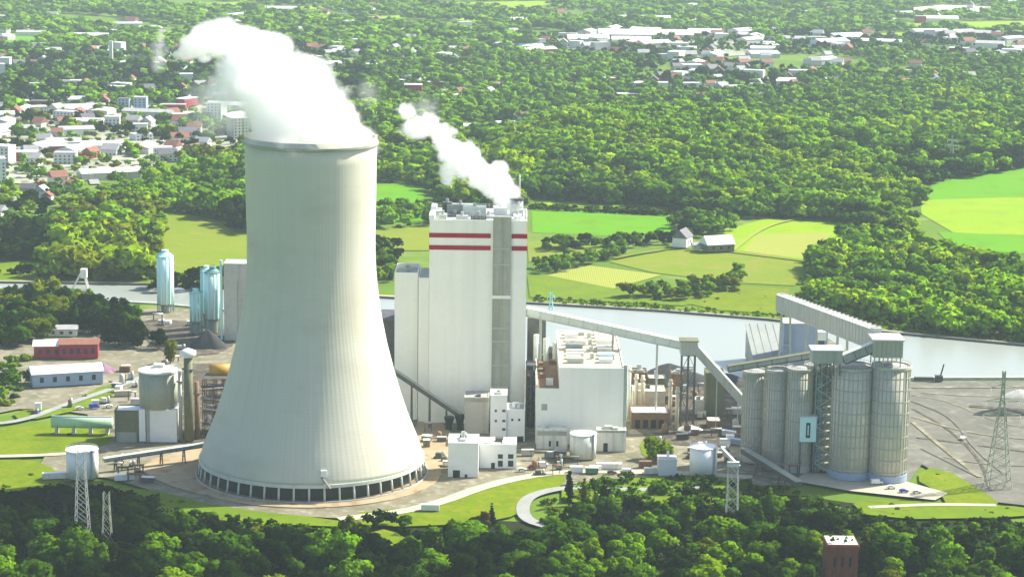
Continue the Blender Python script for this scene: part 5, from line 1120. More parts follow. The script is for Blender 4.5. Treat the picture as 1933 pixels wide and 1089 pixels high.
for (dx, dy, h) in ((-.32, -.3, 2.6), (-.12, -.1, 1.5), (.1, -.3, 2.0), (.2, .1, 1.6), (.34, -.1, 1.3), (-.3, .25, 1.8)):
    tree('bush', BRT[0] + dx * BRT[3], BRT[1] + dy * BRT[3], h, 'bright green', 'growing on top of the brick tower', .6, BRT[2] + .1)
QUEUE.sort(key=lambda q: -q[3] * q[3] * q[6] / (q[2] * q[2]))   # the 300 largest in view stand alone, the rest joins the woodland
REST = []; nt_ = 0
for q in QUEUE:
    if q[0] != 'bush':
        nt_ += 1
        if nt_ > 296: REST.append(q); continue
    plant(*q)
bykey = {}
for e, zone, adj, px in TREES: bykey.setdefault((zone, adj), []).append((px, e))
for (zone, adj), L in bykey.items():
    L.sort(key=lambda q: q[0])
    for i, (px, e) in enumerate(L): e['label'] = f'{adj}, {zone}' if len(L) == 1 else f'{ORD[min(i, 29)]} {adj} from left, {zone}'
# ------------------------------------------------------------------ woodland: everything beyond the single trees, one mass
def npin(px, py, poly):
    c = np.zeros(px.shape, bool); j = len(poly) - 1
    for i in range(len(poly)):
        xi, yi = poly[i]; xj, yj = poly[j]
        c ^= ((yi > py) != (yj > py)) & (px < (xj - xi) * (py - yi) / (yj - yi + 1e-9) + xi); j = i
    return c
def nproj(x, y, z):
    vz = z - HC; f = y * FW.y + vz * FW.z; return CX + FPX * (x * RX.x + y * RX.y + vz * RX.z) / f, CY - FPX * (x * UP.x + y * UP.y + vz * UP.z) / f
rs = np.random.RandomState(5)
WX, WY, WH, WT, WL = [], [], [], [], []
def lown(x, y, s, o=0): return np.sin(x * s + 1.3 * np.sin(y * s * .7 + o)) * np.cos(y * s * 1.1 + 1.7 * np.sin(x * s * .6 + 2 + o)) + .5 * np.sin(x * s * 2.3 + y * s * 1.9 + o)
def jitter(x0, x1, y0, y1, sp):
    X, Y = np.meshgrid(np.arange(x0, x1, sp), np.arange(y0, y1, sp * .87)); X = X + (np.arange(Y.shape[0]) % 2)[:, None] * sp / 2
    X = X + rs.uniform(-.42, .42, X.shape) * sp; Y = Y + rs.uniform(-.42, .42, Y.shape) * sp; return X.ravel(), Y.ravel()
def sow(poly, sp, hr, tints, dens=1.0, lod=0, avoid=()):
    P = np.array(gpoly(poly)); X, Y = jitter(P[:, 0].min(), P[:, 0].max(), P[:, 1].min(), P[:, 1].max(), sp)
    px, py = nproj(X, Y, 0.0); ok = npin(px, py, poly) & (rs.rand(len(X)) < dens)
    for a in avoid: ok &= ~npin(px, py, a)
    X, Y = X[ok], Y[ok]; n = len(X)
    if not n: return
    T0 = 1.28 if lod in (0, 1, 2) else 1.0
    if lod in (1, 2):
        gap = lown(X, Y, .0045, 5) + .35 * lown(X, Y, .02, 1) > .95; X, Y = X[~gap], Y[~gap]; n = len(X)
    H = rs.uniform(hr[0], hr[1], n) * (1 + .2 * lown(X, Y, .02)) * rs.choice([.7, .9, 1.0, 1.12, 1.35], n); ta = np.array([TINT[t] for t in tints]); w = (lown(X, Y, .012, 3) + 1.5) / 3 * len(tints) + rs.normal(0, .55, n)
    T = ta[np.clip(w.astype(int), 0, len(tints) - 1)] * rs.uniform(.8, 1.25, n)[:, None] * T0
    WX.append(X); WY.append(Y); WH.append(H); WT.append(T); WL.append(np.full(n, lod))
CAN = [(-60, 523)] + [(x, y - 6) for x, y in FAR] + NEAR[::-1] + [(-60, 560)]
MB_ = ['mid green', 'bright green', 'mid green', 'yellow green', 'dark green']
sow([(1545, 505), (1640, 482), (1780, 490), (1960, 522), (1960, 648), (1800, 634), (1640, 606), (1510, 575)], 7.2, (9, 15), ['bright green', 'yellow green', 'mid green', 'bright green', 'yellow green'], 1, 0, [CAN])
sow([(1500, 560), (1540, 500), (1600, 440), (1660, 412), (1725, 424), (1740, 470), (1640, 478), (1550, 520)], 8, (9, 14), MB_, .8, 0)
sow([(85, 430), (150, 400), (235, 380), (300, 410), (296, 500), (262, 534), (90, 530)], 8, (10, 17), ['yellow green', 'olive green', 'bright green', 'olive green'], 1, 0, [CAN])
sow([(-30, 440), (110, 424), (110, 500), (60, 492), (-30, 492)], 8, (10, 16), ['dark green', 'mid green'], 1, 0)
sow([(-30, 512), (285, 512), (285, 530), (-30, 524)], 9, (5, 10), ['mid green', 'dark green', 'bright green'], .6, 0, [CAN])
sow([(180, 390), (290, 340), (480, 296), (480, 440), (430, 420), (330, 402), (250, 400)], 9, (10, 16), ['bright green', 'mid green', 'bright green', 'yellow green'], 1, 0)
sow([(430, 412), (480, 408), (480, 450), (440, 436)], 9, (12, 16), ['dark green'], 1, 0)
sow([(-30, 350), (180, 360), (240, 330), (240, 390), (140, 405), (-30, 430)], 10, (8, 13), MB_, .4, 0)
sow([(690, 280), (960, 280), (1000, 330), (1010, 372), (960, 400), (830, 392), (800, 352), (690, 345)], 9, (10, 16), MB_, 1, 0)
sow([(690, 395), (800, 392), (830, 410), (810, 432), (690, 432)], 9, (6, 11), ['mid green', 'bright green'], .55, 0)
sow([(900, 300), (1000, 250), (1150, 222), (1300, 228), (1450, 262), (1560, 310), (1690, 340), (1745, 385), (1640, 424), (1500, 414), (1380, 405), (1250, 388), (1120, 372), (1000, 372)], 8.6, (10, 15), ['bright green', 'yellow green', 'bright green', 'bright green', 'mid green', 'yellow green'], 1, 0)
sow([(1000, 378), (1250, 394), (1390, 412), (1530, 416), (1640, 430), (1640, 418), (1480, 402), (1250, 376), (1000, 362)], 8, (12, 17), ['dark green', 'mid green'], .9, 0)
sow([(1600, 310), (1960, 290), (1960, 316), (1745, 352), (1690, 345)], 9, (11, 16), ['mid green', 'dark green', 'bright green'], 1, 0)
FARX = [f[2] for f in fields if f[0] in ('far_field', 'quarry')]
TOWN = [[(-40, 220), (140, 210), (260, 200), (460, 200), (470, 270), (350, 296), (260, 325), (110, 352), (-40, 345)], [(-40, 110), (300, 95), (460, 170), (460, 200), (200, 212), (-40, 222)],
        [(60, 62), (340, 60), (340, 100), (60, 110)], [(580, 88), (1000, 62), (1010, 112), (700, 140), (600, 130)], [(1000, 66), (1180, 56), (1400, 64), (1520, 106), (1250, 118), (1000, 104)],
        [(1190, 105), (1500, 95), (1600, 122), (1480, 178), (1200, 172)], [(1440, 62), (1950, 66), (1950, 115), (1500, 98)], [(900, 150), (1350, 150), (1520, 192), (1300, 225), (1100, 240), (900, 265)]]
sow([(940, 200), (1480, 205), (1960, 180), (1960, 296), (1700, 335), (1560, 306), (1450, 258), (1300, 222), (1150, 215), (1000, 245), (900, 290), (690, 290), (690, 200)], 10.5, (10, 16), ['mid green', 'bright green', 'mid green', 'bright green', 'yellow green'], .95, 1, [[(870, 232), (1000, 232), (1000, 262), (870, 262)]])
sow([(690, 100), (1960, 95), (1960, 190), (1480, 206), (940, 206), (690, 206)], 12, (9, 15), ['mid green', 'bright green', 'mid green', 'bright green'], .78, 1, TOWN[4:7] + FARX)
sow([(-60, 95), (700, 95), (700, 215), (-60, 215)], 13, (9, 15), ['mid green', 'dark green', 'bright green'], .72, 1, [TOWN[0]])
sow([(-60, 215), (480, 200), (480, 300), (260, 325), (110, 350), (-60, 345)], 12, (7, 12), ['mid green', 'bright green', 'olive green', 'dark green'], .40, 1)
for tz, d in ((TOWN[4], .45), (TOWN[5], .6), (TOWN[6], .6)): sow(tz, 13, (8, 12), ['mid green', 'dark green'], d, 1, FARX)
sow([(-60, -40), (2000, -40), (2000, 97), (-60, 97)], 18, (10, 17), ['mid green', 'bright green', 'bright green'], .78, 2, FARX + [TOWN[4], TOWN[6]])
sow([(1003, 390), (1262, 403), (1262, 409), (1003, 397)], 4.5, (3, 5), ['dark green', 'mid green'], 1, 3)
sow([(-30, 574), (60, 568), (195, 574), (195, 584), (-30, 586)], 7.5, (10, 14), ['mid green', 'olive green', 'dark green'], 1, 0)
for pl, dn in (([(-40, 822), (30, 806), (200, 800), (215, 836), (60, 860), (-40, 862)], .03), ([(-40, 872), (60, 870), (110, 892), (130, 925), (-40, 935)], .05), ([(700, 985), (920, 930), (1060, 890), (1070, 915), (985, 970), (900, 990)], .05), ([(1722, 905), (1768, 880), (1885, 948), (1880, 964), (1790, 962)], .06), ([(1600, 945), (1780, 952), (1960, 962), (1960, 975), (1640, 982)], .16), ([(120, 770), (210, 722), (225, 745), (160, 775)], .1), ([(1060, 918), (1400, 912), (1400, 955), (1060, 955)], .12), ([(1290, 572), (1400, 541), (1490, 546), (1490, 590), (1350, 582)], .02)):
    sow(pl, 4.5, (.8, 2.2), ['bright green', 'mid green', 'olive green'], dn, 3)
# undergrowth beneath the foreground wood
sow([(-40, 985), (300, 960), (640, 1005), (960, 1012), (1060, 975), (1230, 950), (1520, 950), (1660, 985), (1960, 985), (2000, 1180), (-80, 1180)], 4.2, (1.5, 3.6), ['dark green', 'dark green', 'mid green'], .85, 3, CLEAR)  # dark tints hold the shade of the gaps between crowns
sow([(-40, 936), (60, 932), (130, 924), (250, 936), (300, 962), (-40, 990)], 3.8, (2, 4.5), ['dark green'], .95, 3)  # all-dark tint carries the tower's shadow on over these shrubs
sow([(250, 935), (330, 945), (440, 985), (660, 1000), (660, 1010), (420, 1000), (250, 965)], 4.5, (1, 2.4), ['bright green', 'mid green', 'yellow green'], .7, 3)
sow([(1060, 915), (1400, 908), (1480, 930), (1640, 958), (1640, 975), (1060, 955)], 5, (1.5, 3.5), ['bright green', 'mid green'], .6, 3, CLEAR)
sow([(1085, 930), (1120, 912), (1280, 905), (1400, 912), (1470, 930), (1400, 960), (1120, 962)], 5.5, (3, 6.5), ['bright green', 'mid green', 'dark green'], .6, 3)
sow([(1020, 950), (1085, 940), (1100, 985), (1030, 985)], 5, (2, 4), ['olive green', 'mid green'], .7, 3)
for y0 in (-3,): sow([(1000, 560), (1450, 592), (1650, 612), (1960, 640), (1960, 650), (1650, 621), (1450, 600), (1000, 569)], 4, (1, 3), ['olive green', 'mid green', 'bright green'], .7, 3)
if REST:
    WX.append(np.array([q[1] for q in REST])); WY.append(np.array([q[2] for q in REST])); WH.append(np.array([q[3] for q in REST])); WT.append(np.array([TINT[q[4]] for q in REST])); WL.append(np.zeros(len(REST), int))
X = np.concatenate(WX); Y = np.concatenate(WY); H = np.concatenate(WH); T = np.concatenate(WT); LD = np.concatenate(WL)
Z = np.array([gz(x, y) for x, y in zip(X, Y)])
LODP = {0: [crown_cards(300 + i, lobes_for(kd, 80 + i)[:8], 130, .085, True) for i, kd in enumerate(('round', 'oval', 'spreading', 'round', 'conical'))],
        1: [crown_cards(320 + i, lobes_for(kd, 90 + i)[:5], 46, .12, True) for i, kd in enumerate(('round', 'oval', 'spreading', 'round'))],
        2: [crown_cards(340 + i, lobes_for('round', 95 + i)[:3] , 26, .16, True) for i in range(3)],
        3: [crown_cards(360 + i, lobes_for('bush', 97 + i), 60, .14, False) for i in range(3)]}
AV, AF, AT_, AN, off = [], [], [], [], 0
for lod, ps in LODP.items():
    idx = np.where(LD == lod)[0]; pick = rs.randint(0, len(ps), len(idx))
    for q, (V, F, NN) in enumerate(ps):
        I = idx[pick == q]
        if not len(I): continue
        F4 = np.array([f if f[2] != f[3] else (f[0], f[1], f[2], f[2]) for f in F]); n, m_ = len(I), len(V)
        a = rs.uniform(0, 6.28, n); c, s = np.cos(a), np.sin(a); w = H[I] * rs.uniform(1.0, 1.4, n); h = H[I] * rs.uniform(.9, 1.1, n)
        if lod == 2: w = w * 1.5
        vx = (V[None, :, 0] * c[:, None] - V[None, :, 1] * s[:, None]) * w[:, None] + X[I][:, None]; vy = (V[None, :, 0] * s[:, None] + V[None, :, 1] * c[:, None]) * w[:, None] + Y[I][:, None]
        vz = V[None, :, 2] * h[:, None] + Z[I][:, None] - .04 * h[:, None]
        AV.append(np.stack([vx, vy, vz], -1).reshape(-1, 3)); AT_.append(np.repeat(T[I], m_, axis=0)); AN.append(np.stack([NN[None, :, 0] * c[:, None] - NN[None, :, 1] * s[:, None], NN[None, :, 0] * s[:, None] + NN[None, :, 1] * c[:, None], np.broadcast_to(NN[None, :, 2], vx.shape)], -1).reshape(-1, 3)); AF.append((F4[None] + (off + np.arange(n) * m_)[:, None, None]).reshape(-1, 4)); off += n * m_
AV = np.concatenate(AV).astype(np.float32); AF = np.concatenate(AF); AT_ = np.concatenate(AT_).astype(np.float32)
tri = AF[:, 2] == AF[:, 3]; Q, T3 = AF[~tri], AF[tri][:, :3]
me = bpy.data.meshes.new('woodland'); me.vertices.add(len(AV)); me.vertices.foreach_set('co', AV.ravel())
nl = len(Q) * 4 + len(T3) * 3; me.loops.add(nl); me.loops.foreach_set('vertex_index', np.concatenate([Q.ravel(), T3.ravel()]).astype(np.int32))
me.polygons.add(len(Q) + len(T3)); st = np.concatenate([np.arange(len(Q)) * 4, len(Q) * 4 + np.arange(len(T3)) * 3]).astype(np.int32); me.polygons.foreach_set('loop_start', st)
me.update(calc_edges=True); me.validate()
ca = me.color_attributes.new('tint', 'FLOAT_COLOR', 'POINT'); ca.data.foreach_set('color', np.concatenate([AT_, np.ones((len(AT_), 1), np.float32)], 1).ravel())
at_ = me.attributes.new('puff', 'FLOAT_VECTOR', 'POINT'); at_.data.foreach_set('vector', np.concatenate(AN).astype(np.float32).ravel())
me.materials.append(M['wood_leaves']); o = bpy.data.objects.new('woodland', me); COL.objects.link(o); o['kind'] = 'stuff'; o['label'] = 'mixed green woodland and scrub spreading over the plain behind the plant to the horizon'; o['category'] = 'woodland'
print('TREES', nt_, len(QUEUE)); print('TREES', len(TREES), FG, 'WOOD', len(X), len(AF))
# ------------------------------------------------------------------ the town beyond
HOUSES = []
def house(px, py, w, d, h, yaw, wall, roof, zone, style, big):
    g = G(px, py, 0.3); g.z = gz(g.x, g.y) + .2
    x, y, z = g
    rl = {'roof_tile': 'red', 'roof_slate': 'dark', 'roof_grey': 'grey', 'roof_white': 'white', 'roof_pale': 'pale'}[roof]; wl = {'white_paint': 'white', 'cream_render': 'cream', 'brick_red': 'red brick', 'concrete': 'grey', 'blue_cladding': 'blue grey', 'silver_paint': 'silver'}[wall]
    kindw = {'gable': 'house', 'flat': 'flat building', 'shed': 'hall', 'tower': 'tall block'}[style]; nm = {'gable': 'house', 'flat': 'building', 'shed': 'hall', 'tower': 'tower_block'}[style]
    wall, roof = {'white_paint': 'hazed_white'}.get(wall, wall), {'roof_white': 'hazed_roof'}.get(roof, roof)
    def wallmb(mb):
        if style == 'gable' or style == 'shed':
            c, n = math.cos(yaw), math.sin(yaw); P = lambda a, b, q: (x + c * a - n * b, y + n * a + c * b, q); rise = d * (.42 if style == 'gable' else .16)
            vs = [P(s * w / 2, q * d / 2, zz) for s in (-1, 1) for (q, zz) in ((-1, z), (1, z), (1, z + h), (0, z + h + rise), (-1, z + h))]
            mb.add(vs, [(0, 4, 3, 2, 1), (5, 6, 7, 8, 9), (0, 5, 9, 4), (1, 2, 7, 6)], wall); return rise
        mb.box(x - w / 2, x + w / 2, y - d / 2, y + d / 2, z, z + h, wall, yaw); return 0
    def roofmb(mb, rise):
        if rise: mb.gable(x, y, w, d, z + h + .03, z + h + rise + .03, roof, yaw, .6)
        else: mb.box(x - w / 2 - .25, x + w / 2 + .25, y - d / 2 - .25, y + d / 2 + .25, z + h + .02, z + h + .7, roof, yaw)
    def winmb(e):
        c, n = math.cos(yaw), math.sin(yaw); k_ = max(2, int(w / 4))
        for fl in range(max(1, int(h / 3.2))):
            for i in range(k_):
                a = -w / 2 + w * (i + .5) / k_; qx, qy = x + c * a + n * (d / 2 + .03), y + n * a - c * (d / 2 + .03); mb = MB(); mb.box(qx - .8, qx + .8, qy - .06, qy + .3, z + fl * 3.2 + 1.0, z + fl * 3.2 + 2.5, 'glass_dark', yaw); mb.build('window', e)
    if big:
        e = bpy.data.objects.new(nm, None); COL.objects.link(e); e.location = g; e['_w'] = tuple(g)
        mb = MB(); rise = wallmb(mb); mb.build('wall', e); mb = MB(); roofmb(mb, rise); mb.build('roof', e)
        if style != 'shed':
            winmb(e)
    else:
        mb = MB(); rise = wallmb(mb); roofmb(mb, rise); off = g
        me = bpy.data.meshes.new(nm); me.from_pydata([(a - g.x, b - g.y, c - g.z) for a, b, c in mb.v], [], mb.f)
        for q in mb.mats: me.materials.append(M[q])
        me.polygons.foreach_set('material_index', mb.m); e = bpy.data.objects.new(nm, me); COL.objects.link(e); e.location = g
    e['category'] = {'gable': 'house', 'flat': 'building', 'shed': 'hall', 'tower': 'tower block'}[style]; e['group'] = f'buildings {zone}'
    HOUSES.append((e, zone, f'{wl} {rl}-roofed {kindw}', px)); return e
TZ = [(TOWN[0], 62, 'near town at left', True, [.45, .2, .3, .05], 1.25), ([(-30, 352), (140, 352), (150, 410), (-30, 412)], 9, 'left edge below near town', True, [.9, .1, 0, 0], 1.0), (TOWN[1], 54, 'wooded quarter behind the steam', False, [.6, .22, .13, .05], 1.1),
      (TOWN[2], 20, 'far village upper left', False, [.6, .2, .2, 0], 1.25), (TOWN[3], 34, 'far town above small plume', False, [.6, .2, .2, 0], 1.3), (TOWN[4], 42, 'pale far town top centre', False, [.3, .3, .4, 0], 1.5),
      (TOWN[5], 44, 'far suburb right of centre', False, [.65, .25, .1, 0], 1.3), (TOWN[6], 38, 'hazy far town upper right', False, [.5, .25, .25, 0], 1.5), (TOWN[7], 26, 'trees above wooded hill', False, [.7, .3, 0, 0], 1.15), ([(-30, 30), (600, 20), (600, 70), (340, 60), (-30, 95)], 16, 'hazy plain behind great plume', False, [.6, .2, .2, 0], 1.4), ([(700, 130), (950, 118), (950, 200), (740, 190)], 14, 'woods behind small plume', False, [.7, .3, 0, 0], 1.2), ([(1520, 110), (1950, 112), (1950, 180), (1560, 185)], 18, 'woods at right below far town', False, [.7, .3, 0, 0], 1.2), ([(600, 10), (1930, 8), (1930, 50), (600, 56)], 34, 'farthest plain along the top', False, [.5, .2, .3, 0], 1.5)]
hr_ = random.Random(21)
for poly, n, zone, big, mix, sc in TZ:
    xs, ys = [p[0] for p in poly], [p[1] for p in poly]; placed = []; tries = 0
    while len(placed) < n and tries < 4000:
        tries += 1; px, py = hr_.uniform(min(xs), max(xs)), hr_.uniform(min(ys), max(ys))
        if not inpoly(px, py, poly) or not -30 < px < 1965: continue
        if 455 < px < 725 and py > 60 + (px - 455) * .5: continue
        g = G(px, py, 0)
        if any((g.x - a) ** 2 + (g.y - b) ** 2 < 20 ** 2 for a, b in placed): continue
        if any(abs(px - a) < w and abs(py - b) < h for a, b, w, h in ((212, 240, 40, 16), (195, 275, 62, 18), (205, 325, 75, 22), (248, 205, 50, 14), (780, 190, 34, 28), (930, 256, 66, 16))): continue
        placed.append((g.x, g.y)); st = hr_.choices(['gable', 'flat', 'shed', 'tower'], mix)[0]
        w, d, h = {'gable': (hr_.uniform(9, 15), hr_.uniform(8, 11), hr_.uniform(5, 7)), 'flat': (hr_.uniform(12, 24), hr_.uniform(10, 15), hr_.uniform(6, 11)), 'shed': (hr_.uniform(24, 46), hr_.uniform(14, 20), hr_.uniform(5, 8)), 'tower': (14, 13, hr_.uniform(16, 24))}[st]
        house(px, py, w * sc, d * sc, h * (sc * .9 if st != 'tower' else 1), hr_.choice([0.1, .35, -.3, 1.2, 1.5, .6]) + hr_.uniform(-.1, .1), hr_.choices(['white_paint', 'cream_render', 'brick_red', 'concrete', 'silver_paint'], [.45, .25, .08, .12, .1])[0], {'gable': hr_.choices(['roof_tile', 'roof_slate', 'roof_grey'], [.45, .25, .3])[0], 'flat': hr_.choice(['roof_pale', 'roof_grey', 'roof_white']), 'shed': hr_.choice(['roof_white', 'roof_pale', 'roof_grey']), 'tower': 'roof_pale'}[st], zone, st, big)
SP = [(213, 246, 16, 13, 15, .1, 'white_paint', 'roof_white', 'flat', 'white cube shaped building rising from the near town at left'), (195, 284, 44, 22, 6, .08, 'silver_paint', 'roof_white', 'shed', 'long bright white hall in the near town below the white cube'),
      (205, 336, 55, 20, 6, .45, 'concrete', 'roof_pale', 'shed', 'long pale green hall at the lower edge of the near town'), (235, 212, 13, 14, 16, 0, 'blue_cladding', 'roof_slate', 'tower', 'left dark blue grey block above the near town'), (266, 211, 15, 14, 17, 0, 'blue_cladding', 'roof_grey', 'tower', 'right dark blue grey block above the near town'),
      (780, 190, 22, 16, 20, 0, 'brick_red', 'roof_pale', 'tower', 'red brick tall block behind the small steam plume'), (905, 258, 34, 16, 6, .05, 'white_paint', 'roof_white', 'shed', 'long white hall left of the wooded hill behind the small plume'), (962, 256, 30, 14, 5, .05, 'cream_render', 'roof_white', 'shed', 'low cream hall with a white roof left of the wooded hill'),
      (1110, 84, 70, 40, 10, .03, 'white_paint', 'roof_white', 'shed', 'large white factory hall at the left of the pale far town'), (1180, 76, 95, 50, 11, .03, 'silver_paint', 'roof_white', 'shed', 'largest silver white factory hall in the pale far town'), (1265, 74, 80, 45, 9, -.03, 'white_paint', 'roof_pale', 'shed', 'large white factory hall at the right of the pale far town'),
      (1330, 70, 60, 40, 8, 0, 'cream_render', 'roof_pale', 'shed', 'cream factory hall at the right end of the pale far town'), (170, 78, 60, 35, 8, .05, 'silver_paint', 'roof_white', 'shed', 'silver factory hall beside the bright field at upper left'), (210, 120, 5, 5, 32, 0, 'white_paint', 'roof_white', 'tower', 'thin white chimney tower in the wooded quarter at upper left'),
      (80, 205, 26, 14, 9, .1, 'brick_red', 'roof_slate', 'flat', 'dark purple roofed block at the left above the near town')]
for px, py, w, d, h, yaw, wall, roof, st, lb in SP:
    e = house(px, py, w, d, h, yaw, wall, roof, 'x', st, py > 180); HOUSES.pop(); e['label'] = lb; del e['group']
bykey = {}
for e, zone, adj, px in HOUSES: bykey.setdefault((zone, adj), []).append((px, e))
for (zone, adj), L in bykey.items():
    L.sort(key=lambda q: q[0])
    for i, (px, e) in enumerate(L): e['label'] = f'{adj}, {zone}' if len(L) == 1 else f'{ORD[i]} {adj} from left, {zone}'
print('HOUSES', len(HOUSES))
# ------------------------------------------------------------------ steam
def steam(name, label, blobs, mist, dmax, nscale, Yc, namp=.55, misty=.05):
    """puffs of vapour: density from distance to puff centres, eroded by noise; the hull is the union of the puffs"""
    A = []
    for (px, py, rx, rz, dy) in blobs + mist:
        p = AT(px, py, Yc + dy); s = (p - Vector((0, 0, HC))).dot(FW) / FPX; A.append((p, Vector((rx * s, rx * s, rz * s)) * 1.32))
    bm = bmesh.new()
    for p, r in A:
        q = bmesh.ops.create_icosphere(bm, subdivisions=3, radius=1)
        for v in q['verts']: v.co = Vector((v.co.x * r.x, v.co.y * r.y, v.co.z * r.z)) * 1.12 + p - A[0][0]
    me = bpy.data.meshes.new(name); bm.to_mesh(me); bm.free(); o = bpy.data.objects.new(name, me); COL.objects.link(o)
    md = o.modifiers.new('r', 'REMESH'); md.mode = 'VOXEL'; md.voxel_size = max(1.0, A[0][1].x / 10); dg = bpy.context.evaluated_depsgraph_get(); me2 = bpy.data.meshes.new_from_object(o.evaluated_get(dg)); o.modifiers.clear(); o.data = me2; bpy.data.meshes.remove(me); me2.name = name
    o.location = A[0][0]
    m = bpy.data.materials.new(name); m.use_nodes = True; nt = m.node_tree; nt.nodes.clear(); L = nt.links.new; out = nd(nt, 'ShaderNodeOutputMaterial')
    g = nd(nt, 'ShaderNodeNewGeometry'); P = g.outputs['Position']
    nz = nd(nt, 'ShaderNodeTexNoise'); L(P, nz.inputs['Vector']); nz.inputs['Scale'].default_value = nscale; nz.inputs['Detail'].default_value = 4.5; nz.inputs['Roughness'].default_value = .62
    def field(items):
        cur = None
        for p, r in items:
            a = nd(nt, 'ShaderNodeVectorMath', operation='SUBTRACT'); L(P, a.inputs[0]); a.inputs[1].default_value = p
            b = nd(nt, 'ShaderNodeVectorMath', operation='DIVIDE'); L(a.outputs[0], b.inputs[0]); b.inputs[1].default_value = r
            c = nd(nt, 'ShaderNodeVectorMath', operation='LENGTH'); L(b.outputs[0], c.inputs[0])
            if cur is None: cur = c.outputs['Value']
            else:
                mn = nd(nt, 'ShaderNodeMath', operation='SMOOTH_MIN'); L(cur, mn.inputs[0]); L(c.outputs['Value'], mn.inputs[1]); mn.inputs[2].default_value = .15; cur = mn.outputs[0]
        return cur
    def mth(op, a, b):
        n = nd(nt, 'ShaderNodeMath', operation=op)
        for i, v in enumerate((a, b)):
            if hasattr(v, 'is_output'): L(v, n.inputs[i])
            else: n.inputs[i].default_value = v
        return n.outputs[0]
    nzc = mth('MULTIPLY', mth('SUBTRACT', nz.outputs[0], .5), namp * 2.2)
    def dens(f, sharp, mx):
        v = mth('ADD', mth('SUBTRACT', .92, f), nzc); mr = nd(nt, 'ShaderNodeMapRange', interpolation_type='SMOOTHSTEP'); L(v, mr.inputs[0]); mr.inputs[1].default_value = 0; mr.inputs[2].default_value = sharp * .75; mr.inputs[4].default_value = mx; return mr.outputs[0]
    d = dens(field(A[:len(blobs)]), .42, dmax) if blobs else None
    if mist: dm = dens(field(A[len(blobs):]), .9, dmax * misty); d = dm if d is None else mth('ADD', d, dm)
    v = nd(nt, 'ShaderNodeVolumePrincipled'); v.inputs['Color'].default_value = (.985, .99, .99, 1); v.inputs['Anisotropy'].default_value = .1; L(d, v.inputs['Density']); L(v.outputs[0], out.inputs['Volume'])
    me2.materials.clear(); me2.materials.append(m); tag(o, label, 'steam'); return o
steam('steam_plume', 'great white steam plume pouring leftward from the cooling tower mouth',
      [(588, 262, 104, 34, 0), (574, 222, 98, 46, 4), (548, 185, 98, 52, 8), (516, 145, 88, 52, 12), (490, 105, 64, 40, 14), (520, 90, 34, 24, 10), (455, 78, 42, 34, 16), (432, 58, 30, 24, 18), (405, 78, 36, 30, 20), (368, 90, 27, 20, 24), (350, 100, 18, 14, 26), (336, 104, 11, 9, 26), (388, 112, 14, 8, 26), (600, 150, 30, 26, 0), (628, 205, 32, 28, 0)],
      [(430, 190, 75, 65, 14), (400, 225, 60, 40, 14)], .13, .042, TY, .95, .14)
steam('steam_puff', 'detached pale wisp of steam left of the great plume', [], [(300, 108, 16, 26, 20), (304, 78, 8, 16, 20), (314, 96, 7, 9, 20)], .12, .12, TY, .8, .8)
flz = bz1 + 9
steam('flue_plume', 'smaller white steam plume rising from the boiler house flue',
      [(970, 394, 17, 16, 0), (958, 372, 21, 19, 2), (940, 348, 26, 22, 4), (938, 322, 18, 18, 6), (910, 330, 28, 24, 6), (880, 305, 33, 30, 8), (856, 290, 26, 28, 10), (846, 325, 17, 20, 10), (838, 258, 20, 24, 14), (812, 232, 20, 20, 18), (786, 238, 27, 22, 22), (772, 212, 20, 20, 24)],
      [(800, 215, 34, 30, 20)], .22, .10, BY + 25, .85, .1)
steam('steam_puff', 'thin drifting steam puff between the two plumes', [], [(694, 176, 24, 28, 10)], .1, .1, BY + 25, .5, .25)
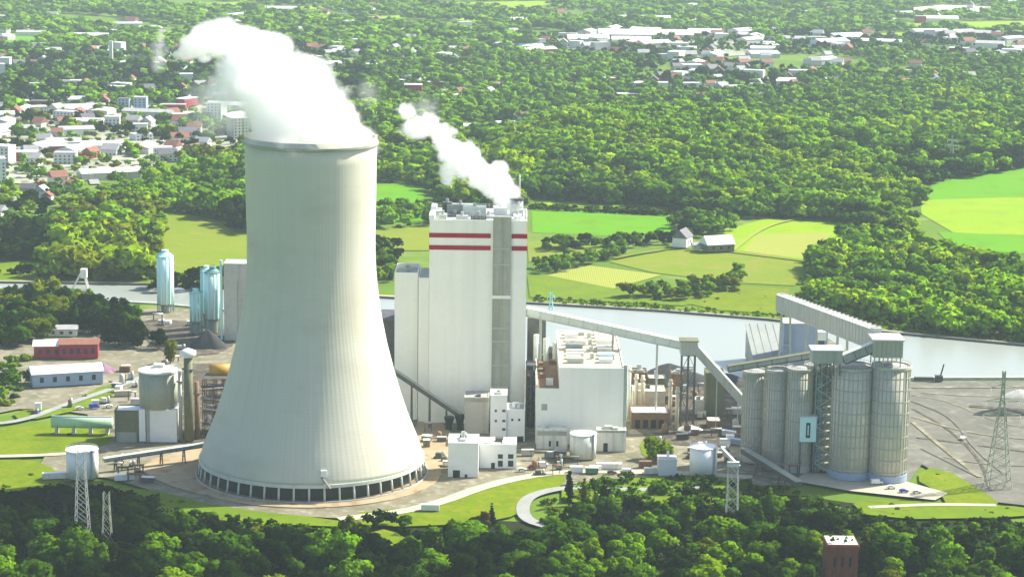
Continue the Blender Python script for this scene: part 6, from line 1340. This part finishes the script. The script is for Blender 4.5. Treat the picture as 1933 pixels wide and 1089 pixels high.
# ------------------------------------------------------------------ light, air, camera
SUN_AZ, SUN_EL = R(63), R(44)
w = bpy.data.worlds.new('World'); SC.world = w; w.use_nodes = True; nt = w.node_tree; nt.nodes.clear()
sk = nd(nt, 'ShaderNodeTexSky', sky_type='NISHITA'); sk.sun_disc = False; sk.sun_elevation = SUN_EL; sk.sun_rotation = SUN_AZ; sk.air_density = 1.0; sk.dust_density = 2.0; sk.ozone_density = 1.0
bg = nd(nt, 'ShaderNodeBackground'); bg.inputs[1].default_value = 0.112; wo = nd(nt, 'ShaderNodeOutputWorld'); nt.links.new(sk.outputs[0], bg.inputs[0]); nt.links.new(bg.outputs[0], wo.inputs[0])
ld = bpy.data.lights.new('sun', 'SUN'); ld.energy = 4.9; ld.angle = R(0.5); ld.color = (1, .94, .80); lo = bpy.data.objects.new('sun', ld); COL.objects.link(lo)
to = Vector((math.sin(SUN_AZ) * math.cos(SUN_EL), math.cos(SUN_AZ) * math.cos(SUN_EL), math.sin(SUN_EL))); lo.rotation_euler = (-to).to_track_quat('-Z', 'Y').to_euler()
lo.location = (300, 400, 600)
m = bpy.data.materials.new('haze'); m.use_nodes = True; nt = m.node_tree; nt.nodes.clear(); out = nd(nt, 'ShaderNodeOutputMaterial'); v = nd(nt, 'ShaderNodeVolumePrincipled')
v.inputs['Color'].default_value = (.72, .86, 1.0, 1); v.inputs['Density'].default_value = 0.00005; nt.links.new(v.outputs[0], out.inputs['Volume']); M['haze'] = m
mb = MB(); mb.box(-9300, 9500, -1900, 14800, -1.0, 300, 'haze'); o = mb.build('haze'); o['kind'] = 'stuff'; o['label'] = 'thin blue haze in the air'; o['category'] = 'haze'
cd = bpy.data.cameras.new('camera'); cd.sensor_width = 36; cd.lens = 36 * FPX / 1933; cd.clip_start = 1; cd.clip_end = 40000
co = bpy.data.objects.new('camera', cd); COL.objects.link(co); co.location = (0, 0, HC); co.rotation_euler = Matrix((RX, UP, -FW)).transposed().to_euler(); SC.camera = co
for o in bpy.data.objects:
    if '_w' in o: del o['_w']
SC.view_settings.view_transform = 'Standard'; SC.view_settings.look = 'None'; SC.view_settings.exposure = 1.08; SC.view_settings.gamma = 1
SC.cycles.volume_bounces = 14; SC.cycles.max_bounces = 16; SC.cycles.diffuse_bounces = 3; SC.cycles.transparent_max_bounces = 16
SC.cycles.volume_step_rate = .35; SC.cycles.volume_max_steps = 256
SC.render.filter_size = 1.8
SC.cycles.use_denoising = True; SC.cycles.denoiser = 'OPENIMAGEDENOISE'
